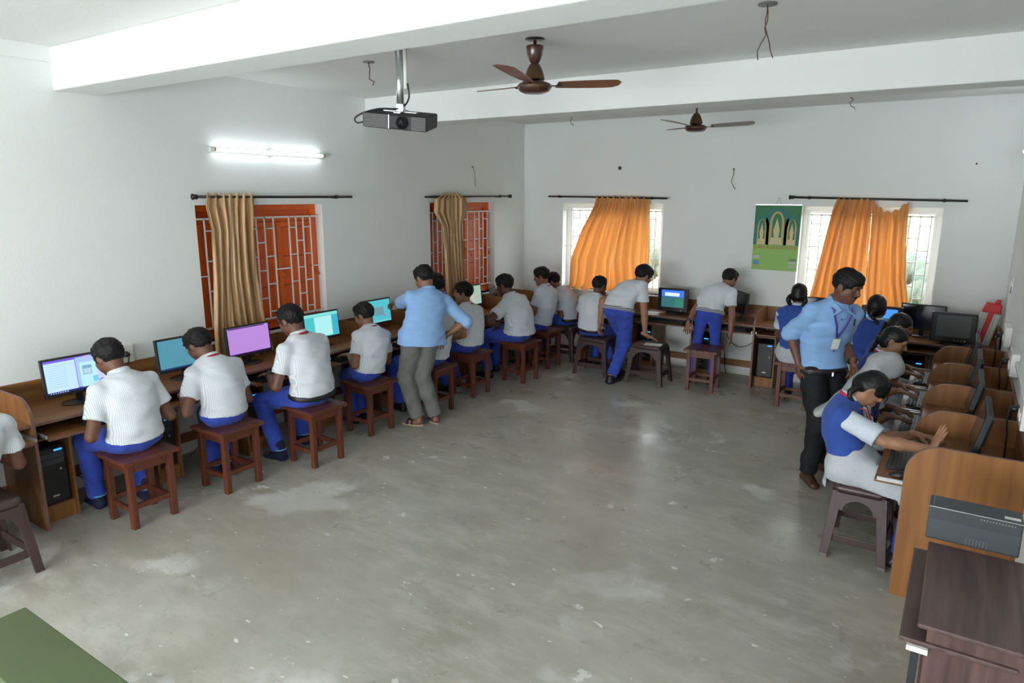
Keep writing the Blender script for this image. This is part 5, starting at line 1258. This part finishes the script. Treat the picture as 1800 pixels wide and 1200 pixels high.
    return dict(root=root, small=small, N=N, C=C, SH=SH, EL=EL, WR=WR, HJ=HJ, KN=KN, AN=AN, sp=sp, L=L, ft=ft, ls=ls, base=base, ps=ps, ring=ring, hip=hip, f=f, l=l, nd=nd, hl=hl, hf=hf, hu=hu)
# ------------------------------------------------------------------ the people
def hd(px, hip, L, lam):
    """head centre on the ray of a pixel, between the two places where it is L from the hips"""
    a = on_sphere(*px, hip, L); b = on_sphere(*px, hip, L, True); return a+(b-a)*lam
GB = 'boys in striped shirts'; GG = 'girls in blue vests'
def typing(x, y, z=.725, d=(-1, 0, -.12), gap=.11, sgn=-1):
    return {'L': {'p': (x, y+sgn*gap, z), 'd': d, 'curl': .34}, 'R': {'p': (x, y-sgn*gap, z), 'd': d, 'curl': .34}}
def left_boy(label, hip, px, lam, L=.60, hyaw=180, hpitch=28, feet=None, hands=None, **k):
    h = hands or typing(-4.74, hip[1]+.03)
    ft = feet or {'L': (-4.78, hip[1]-.09, .085, 180), 'R': (-4.80, hip[1]+.13, .085, 180)}
    return person(label, hip, k.pop('yaw', 180), hd(px, hip, L, lam), hyaw, hpitch, hands=h, feet=ft, group=GB, **k)
left_boy('boy in striped shirt at the near left desk, only arm and side showing', (-4.60, 1.29, .575), (-70, 690), .5, seed=11, skin=1, size=.96, hands={'L': {'p': (-4.74, 1.16, .725), 'd': (-1, .2, -.1), 'curl': .3}, 'R': {'p': (-4.78, 1.46, .725), 'd': (-.8, -.5, -.1), 'curl': .4}}, knee={'L': (-1, .55, .5), 'R': (-1, .3, .5)}, feet={'L': (-4.91, 1.34), 'R': (-4.91, 1.47)})
left_boy('boy in striped shirt hunched at the monitor with the pale blue file window', (-4.58, 2.27, .585), (192, 628), .55, skin=1, seed=12, hyaw=192, hpitch=30, shoes='sock', lanyard=None, hands={'L': {'p': (-4.76, 2.12, .725), 'd': (-.75, .55, -.1), 'curl': .34}, 'R': {'p': (-4.75, 2.36, .725), 'd': (-1, -.2, -.1), 'curl': .34}}, feet={'L': (-4.99, 2.16, .085, 180), 'R': (-4.82, 2.42, .085, 180)})
left_boy('spectacled boy in striped shirt bent over the plain teal screen', (-4.57, 2.94, .585), (350, 606), .60, skin=1, seed=13, hyaw=195, hpitch=34, glasses=True, lanyard=m_lan, shoes='sock', hands={'L': {'p': (-4.77, 2.74, .74), 'd': (-.5, .8, .1), 'curl': .7}, 'R': {'p': (-4.75, 3.0, .725), 'd': (-1, -.3, -.1), 'curl': .34}}, knee={'L': (-1, .45, .6), 'R': (-1, .1, .6)}, feet={'L': (-4.82, 2.97, .085, 180), 'R': (-4.80, 3.10, .085, 175)})
left_boy('boy in striped shirt with a wristwatch at the purple screen', (-4.42, 3.66, .585), (511, 563), .5, skin=1, seed=14, size=1.04, hyaw=190, hpitch=22, lanyard=m_lan, shoes='sock', belt=m_belt, watch='L', fat=1.05, hands={'L': {'p': (-4.73, 3.48, .725), 'd': (-1, .25, -.1), 'curl': .34}, 'R': {'p': (-4.74, 3.76, .725), 'd': (-1, -.2, -.1), 'curl': .34}}, feet={'L': (-4.66, 3.47, .085, 190), 'R': (-4.80, 3.85, .085, 180)})
left_boy('slim boy in striped shirt sitting just beside the man in grey trousers', (-4.57, 4.46, .585), (640, 554), .55, L=.585, skin=0, seed=15, size=.94, hyaw=195, hpitch=20, lanyard=m_lan, shoes='sock', knee={'L': (-1, .35, .6)}, feet={'L': (-4.83, 4.49, .085, 180), 'R': (-4.82, 4.62, .085, 180)})
left_boy('boy mostly hidden behind the standing man in grey trousers', (-4.44, 5.26, .585), (764, 502), .5, L=.66, skin=0, seed=16, hyaw=190, hpitch=10, hands={'L': {'p': (-4.72, 5.06, .725), 'd': (-1, .3, -.1), 'curl': .34}, 'R': {'p': (-4.74, 5.38, .725), 'd': (-1, 0, -.1), 'curl': .34}}, feet={'L': (-4.72, 5.06, .085, 180), 'R': (-4.75, 5.45)})
left_boy('boy in grey striped shirt turning his face back along the desk row', (-4.52, 5.98, .585), (814, 515), .45, skin=2, seed=17, size=.98, hyaw=214, hpitch=2, lanyard=m_lan, hands={'L': {'p': (-4.62, 5.74, .66), 'd': (-.5, .5, -.5), 'curl': .6}, 'R': {'p': (-4.74, 6.08, .725), 'd': (-1, 0, -.1), 'curl': .34}}, feet={'L': (-4.76, 5.88), 'R': (-4.84, 6.12)})
left_boy('stout boy in grey striped shirt with his hand resting on his thigh', (-4.38, 6.79, .585), (887, 501), .5, L=.64, skin=3, seed=18, size=1.04, fat=1.2, hyaw=190, hpitch=18, lanyard=m_lan, hands={'L': {'p': (-4.55, 6.58, .68), 'd': (-.6, .4, -.6), 'curl': .9}, 'R': {'p': (-4.73, 6.92, .725), 'd': (-1, 0, -.1), 'curl': .34}}, elbow={'L': (.1, -.8, .3)}, feet={'L': (-4.74, 6.64), 'R': (-4.86, 6.95)})
left_boy('boy in pale shirt seated in front of the dark open laptop', (-4.50, 7.48, .585), (952, 486), .5, skin=0, seed=19, size=.98, hyaw=200, hpitch=14, lanyard=m_lan, shirt=m_shirt2, res=.0105, hres=.0075, elbow={'R': (.3, 0, -1)}, hands={'L': {'p': (-4.74, 7.40, .725), 'd': (-1, .2, -.1), 'curl': .34}, 'R': {'p': (-4.74, 7.56, .725), 'd': (-1, -.2, -.1), 'curl': .34}}, feet={'L': (-4.76, 7.44), 'R': (-4.82, 7.64)})
left_boy('boy sitting on the plastic stool in the far corner, half hidden by his neighbour', (-4.40, 8.12, .575), (972, 494), .35, skin=0, seed=20, size=.94, hyaw=190, hpitch=26, shirt=m_shirt2, res=.0105, hres=.0075, belt=m_belt, elbow={'L': (.2, .3, -1)}, hands={'L': {'p': (-4.62, 8.09, .69), 'd': (-1, .1, -.3)}, 'R': {'p': (-4.60, 8.24, .69), 'd': (-1, -.1, -.3)}}, feet={'L': (-4.80, 7.99), 'R': (-4.80, 8.14)})
# far wall
def far_person(label, hip, px, lam, L=.60, hyaw=90, hpitch=22, **k):
    hnd = k.pop('hands', None) or {'L': {'p': (hip[0]-.12, 7.87, .725), 'd': (.1, 1, -.1), 'curl': .34}, 'R': {'p': (hip[0]+.12, 7.87, .725), 'd': (-.1, 1, -.1), 'curl': .34}}
    ft = k.pop('feet', None) or {'L': (hip[0]-.11, hip[1]+.34, .085, 90), 'R': (hip[0]+.11, hip[1]+.34, .085, 90)}
    return person(label, hip, 90, hd(px, hip, L, lam), hyaw, hpitch, hands=hnd, feet=ft, res=.0105, hres=.0075, **k)
far_person('boy in striped shirt seated before the sunlit curtain, back turned', (-3.82, 7.58, .575), (1054, 502), .45, hyaw=72, hpitch=14, skin=3, seed=21, size=.94, group=GB, belt=m_belt)
b11 = person('boy in striped shirt bending sideways with one hand on the plastic stool', (-3.37, 7.40, .875), 90, (-3.22, 7.76, 1.25), 55, 28, hands={'L': {'p': (-3.575, 7.33, .71), 'd': (-.05, -.05, -1), 'n': (1, 0, 0), 'curl': .5}, 'R': {'p': (-3.06, 7.52, .52), 'd': (.72, .45, -.42), 'n': (.2, 0, -1), 'curl': .06}}, feet={'L': (-3.425, 7.56, .10, 90), 'R': (-3.37, 7.27, .085, 80)}, elbow={'L': (-.3, -.8, .2), 'R': (.5, -.5, .1)}, knee={'L': (0, 1, 0), 'R': (0, 1, 0)}, skin=2, seed=22, size=1.07, tilt=-.45, group=GB, belt=m_beltw, res=.0105, hres=.0075, bend=((.0, .04, .16), (-.03, -.16, -.06)))
b12 = person('boy in striped shirt leaning over the far desk behind the empty wooden stool', (-2.43, 7.872, .872), 90, (-2.285, 8.12, 1.245), 62, 26, hands={'L': {'p': (-2.61, 7.68, .745), 'd': (-.05, -.1, -1), 'n': (.2, -1, 0), 'curl': .7}, 'R': {'p': (-2.135, 7.78, .62), 'd': (.05, .1, -1), 'n': (-1, 0, 0), 'curl': .6}}, feet={'L': (-2.60, 7.88, .08, 95), 'R': (-2.36, 7.89, .08, 85)}, elbow={'L': (-.8, -.4, 0), 'R': (.9, -.3, .1)}, knee={'L': (-.3, 1, 0), 'R': (.1, 1, 0)}, skin=0, seed=23, size=.93, leg=.84, tilt=-.25, group=GB, belt=m_beltw, watch='L', res=.0105, hres=.0075, bend=((.0, .05, .15), (-.03, -.14, -.06)))
far_person('girl in blue vest seated at the far desk beside the calendar', (-1.38, 7.55, .585), (1405, 517), .5, kind='girl', hair='loops', skin=1, seed=24, size=.95, hpitch=10, group=GG, shirt=m_shirt2)
far_person('girl in blue vest at the far desk, seen behind the standing teacher', (-.64, 7.38, .585), (1541, 540), .4, kind='girl', hair='plait', skin=1, seed=25, size=1.02, hpitch=10, group=GG, shirt=m_shirt2, hands={'L': {'p': (-.78, 7.80, .725), 'd': (0, 1, -.1), 'curl': .34}, 'R': {'p': (-.50, 7.80, .725), 'd': (0, 1, -.1), 'curl': .34}}, feet={'L': (-.75, 7.75, .085, 90), 'R': (-.53, 7.75, .085, 90)})
# right row
def right_girl(label, hip, px, lam, L=.58, hyaw=0, hpitch=20, hands=None, **k):
    h = hands or typing(-.315, hip[1]-.0, .725, (1, 0, -.12), .11, 1)
    ft = k.pop('feet', None) or {'L': (-.12, hip[1]+.03, .085, 0), 'R': (-.12, hip[1]-.11, .085, 0)}
    return person(label, hip, 0, hd(px, hip, L, lam), hyaw, hpitch, hands=h, feet=ft, kind='girl', group=GG, **k)
right_girl('girl with glasses and blue vest at the farthest right desk', (-.52, 6.72, .575), (1583, 574), .42, hair='plait', glasses=True, skin=0, seed=31, size=.95, hyaw=2, hpitch=22, hres=.0065)
right_girl('girl in blue vest with her face in profile at the right desk', (-.52, 6.02, .575), (1572, 600), .42, hair='plait', skin=2, seed=32, size=.95, hyaw=-4, hpitch=22, lanyard=m_lanr)
g17 = right_girl('girl wrapped in a pale grey headscarf typing at the right desk', (-.47, 5.30, .575), (1560, 648), .40, L=.55, hair='hidden', skin=1, seed=33, size=.94, hyaw=5, hpitch=40, knee={'L': (1, -.45, .6), 'R': (1, -.15, .6)}, feet={'L': (-.13, 5.29, .085, 0), 'R': (-.13, 5.17, .085, 0)}, lanyard=m_lanr, hands={'L': {'p': (-.305, 5.40, .725), 'd': (1, -.1, -.1), 'curl': .34}, 'R': {'p': (-.305, 5.18, .725), 'd': (1, .15, -.1), 'curl': .34}})
g18 = right_girl('girl with two braids and blue vest, her palm raised against the partition', (-.44, 4.55, .575), (1529, 684), .42, L=.54, hair='braids', skin=2, seed=34, size=.97, hyaw=12, hpitch=66, lanyard=m_lanr, sleeve=.85, res=.0085, hands={'L': {'p': (-.115, 4.68, .775), 'd': (1, -.12, -.03), 'n': (0, 0, -1), 'curl': .12, 'spread': .06}, 'R': {'p': (-.02, 4.40, .785), 'd': (.28, .18, 1), 'n': (.9, .45, -.2), 'curl': .06, 'spread': .09}}, elbow={'L': (-.2, .4, -.8), 'R': (-.1, -.5, -.8)}, knee={'L': (1, -.65, .6), 'R': (1, -.4, .6)}, feet={'L': (-.12, 4.54, .085, 0), 'R': (-.12, 4.435, .085, 0)}, extra={})
# headscarf of the third girl
r = g17; B = Blob(); L = r['L']; X = [r['hl'], r['hf'], r['hu']]
B.ell(L(0, -.018, .022), X, np.array([.098, .115, .112])*.94, .03); B.cone(L(0, -.05, -.04), r['sp'](.86), .085, .12, .05, (r['l'], 1.25)); B.cone(r['sp'](.86)-r['f']*.03, r['sp'](.45)-r['f']*.10, .10, .075, .06, (r['l'], 1.7)); B.cone(r['sp'](.45)-r['f']*.10, r['hip']-r['f']*.30+V(0, 0, .06), .065, .03, .06, (r['l'], 2.3))
B.ell(L(0, .125, -.03), X, np.array([.066, .07, .085])*.94, .012, op='s')
P, F = B.mesh(.009); P = wrinkle(P, F, .005, 36, 77); smooth_mesh('headscarf', [(P, F)], m_scarf, r['root'], r['base'], r['ps'])
# ------------------------------------------------------------------ the two teachers
t1 = person('man in pale blue shirt and grey trousers pointing at a monitor, back turned', (-4.25, 4.87, .90), 152, (-4.34, 5.02, 1.415), 178, 24, hands={'L': {'p': tuple(at(694, 533, x=-4.80)), 'd': (-.9, .35, -.2), 'n': (0, 0, -1), 'curl': .4, 'fl': [.15, .9, 1.1, 1.1]}, 'R': {'p': tuple(at(783, 590, x=-4.14)), 'd': (-.35, -.35, -.8), 'n': (.8, -.6, 0), 'curl': .5}}, elbow={'L': (.2, -.4, -.6), 'R': (.75, .65, .1)}, leg=1.2, feet={'L': (-4.265, 4.79, .085, 195), 'R': (-4.17, 4.94, .085, 150)}, knee={'L': (-.9, -.3, 0), 'R': (-.9, -.5, 0)}, kind='man', size=.98, fat=1.08, hem=-.10, skin=0, seed=41, sleeve=1.12, shirt=m_bshirt, trousers=m_greytr, shoes='sandal', bend=((.0, .0, .18), (.04, -.03, -.14)))
t2 = person('moustached teacher in sky blue shirt and black trousers standing among the girls', (-.825, 5.62, .90), -50, (-.685, 5.46, 1.56), -22, 20, hands={'L': {'p': tuple(at(1500, 638, y=5.58)), 'd': (.05, .1, -1), 'n': (-.4, -.5, 0), 'curl': .5}, 'R': {'p': tuple(at(1404, 640, y=5.50)), 'd': (.25, -.1, -1), 'n': (.6, .6, 0), 'curl': .45}}, elbow={'L': (-.5, .85, 0), 'R': (-.7, .5, 0)}, leg=1.15, hem=-.03, feet={'L': (-.74, 5.80, .085, -35), 'R': (-.83, 5.50, .085, -60)}, knee={'L': (.6, -.8, 0), 'R': (.6, -.8, 0)}, kind='man', size=1.0, skin=1, seed=42, sleeve=1.14, shirt=m_bshirt2, trousers=m_blacktr, shoes='brown', moustache=True, watch='L', belt=m_belt, hres=.005, bend=((-.03, .03, .18), (-.05, .02, -.14)))
def neck_strap(r, m_, m_card, drop, spread=.075, card=True, down=.0):
    """V of ribbon on the chest with an identity card at its tip"""
    ft = r['ft']; top = r['N']+ft*.075+V(0, 0, -.02); sp_ = r['sp']; tip = sp_(drop)+ft*(.150+down)
    mb = MB()
    for sg in (1, -1):
        a = r['N']+r['ls']*spread*sg+ft*.02; q = sp_(.86)+r['ls']*spread*sg*.9+ft*.125; m2 = (q+tip)/2+ft*.016
        mb.tube([a, (a+q)/2+ft*.035, q, m2, tip], .0085, 6, flat=.35)
    o = r['small'](mb, 'lanyard', m_)
    if card:
        mb = MB(); u = unit(sp_(drop+.1)-sp_(drop)); c = tip-u*.055+ft*.008; l_ = r['ls']; n_ = np.cross(l_, u)
        vs_ = [c+l_*a*.029+u*b_*.045+n_*d*.002 for d in (-1, 1) for a, b_ in ((-1, -1), (1, -1), (1, 1), (-1, 1))]
        mb.add(vs_, [(0, 1, 2, 3), (7, 6, 5, 4)]+[(i, (i+1) % 4, 4+(i+1) % 4, 4+i) for i in range(4)]); r['small'](mb, 'identity_card', m_card, o)
neck_strap(t2, m_lanp, m_paper, .50)
# pen in the teacher's chest pocket
q = t2['sp'](.80)+t2['ft']*.15+t2['ls']*.09; mb = MB(); mb.tube([q, q-V(0, 0, .05)], .006, 8); t2['small'](mb, 'pocket_pen', m_black)

neck_strap(g18, m_lanr, m_paper, .50, .06, False)
neck_strap(g17, m_lanr, m_paper, .55, .06, False)

# open collar points and button placket of the teacher's shirt
r = t2; ft = r['ft']; zz = V(0, 0, 1)
for sg in (1, -1):
    A = r['N']+r['ls']*.066*sg+ft*.015+zz*.045; Bq = r['N']+r['ls']*.022*sg+ft*.105-zz*.035; Cq = r['N']+r['ls']*.085*sg+ft*.105-zz*.075; Dq = r['N']+r['ls']*.088*sg+ft*.03-zz*.0
    n_ = unit(np.cross(Bq-A, Cq-A)); n_ = n_*(1 if n_@ft > 0 else -1)
    mb = MB(); vs_ = [q+n_*k for k in (.0, .008) for q in (A, Bq, Cq, Dq)]
    mb.add(vs_, [(0, 1, 2, 3), (7, 6, 5, 4)]+[(i, (i+1) % 4, 4+(i+1) % 4, 4+i) for i in range(4)]); r['small'](mb, 'collar_point', m_bshirt2)
for k in range(4):
    t_ = .78-.16*k; q = r['sp'](t_)+ft*(.116+.012*(t_ < .6))*1.12
    mb = MB(); mb.tube([q, q+ft*.006], .006, 8); r['small'](mb, 'button', m_lanp)
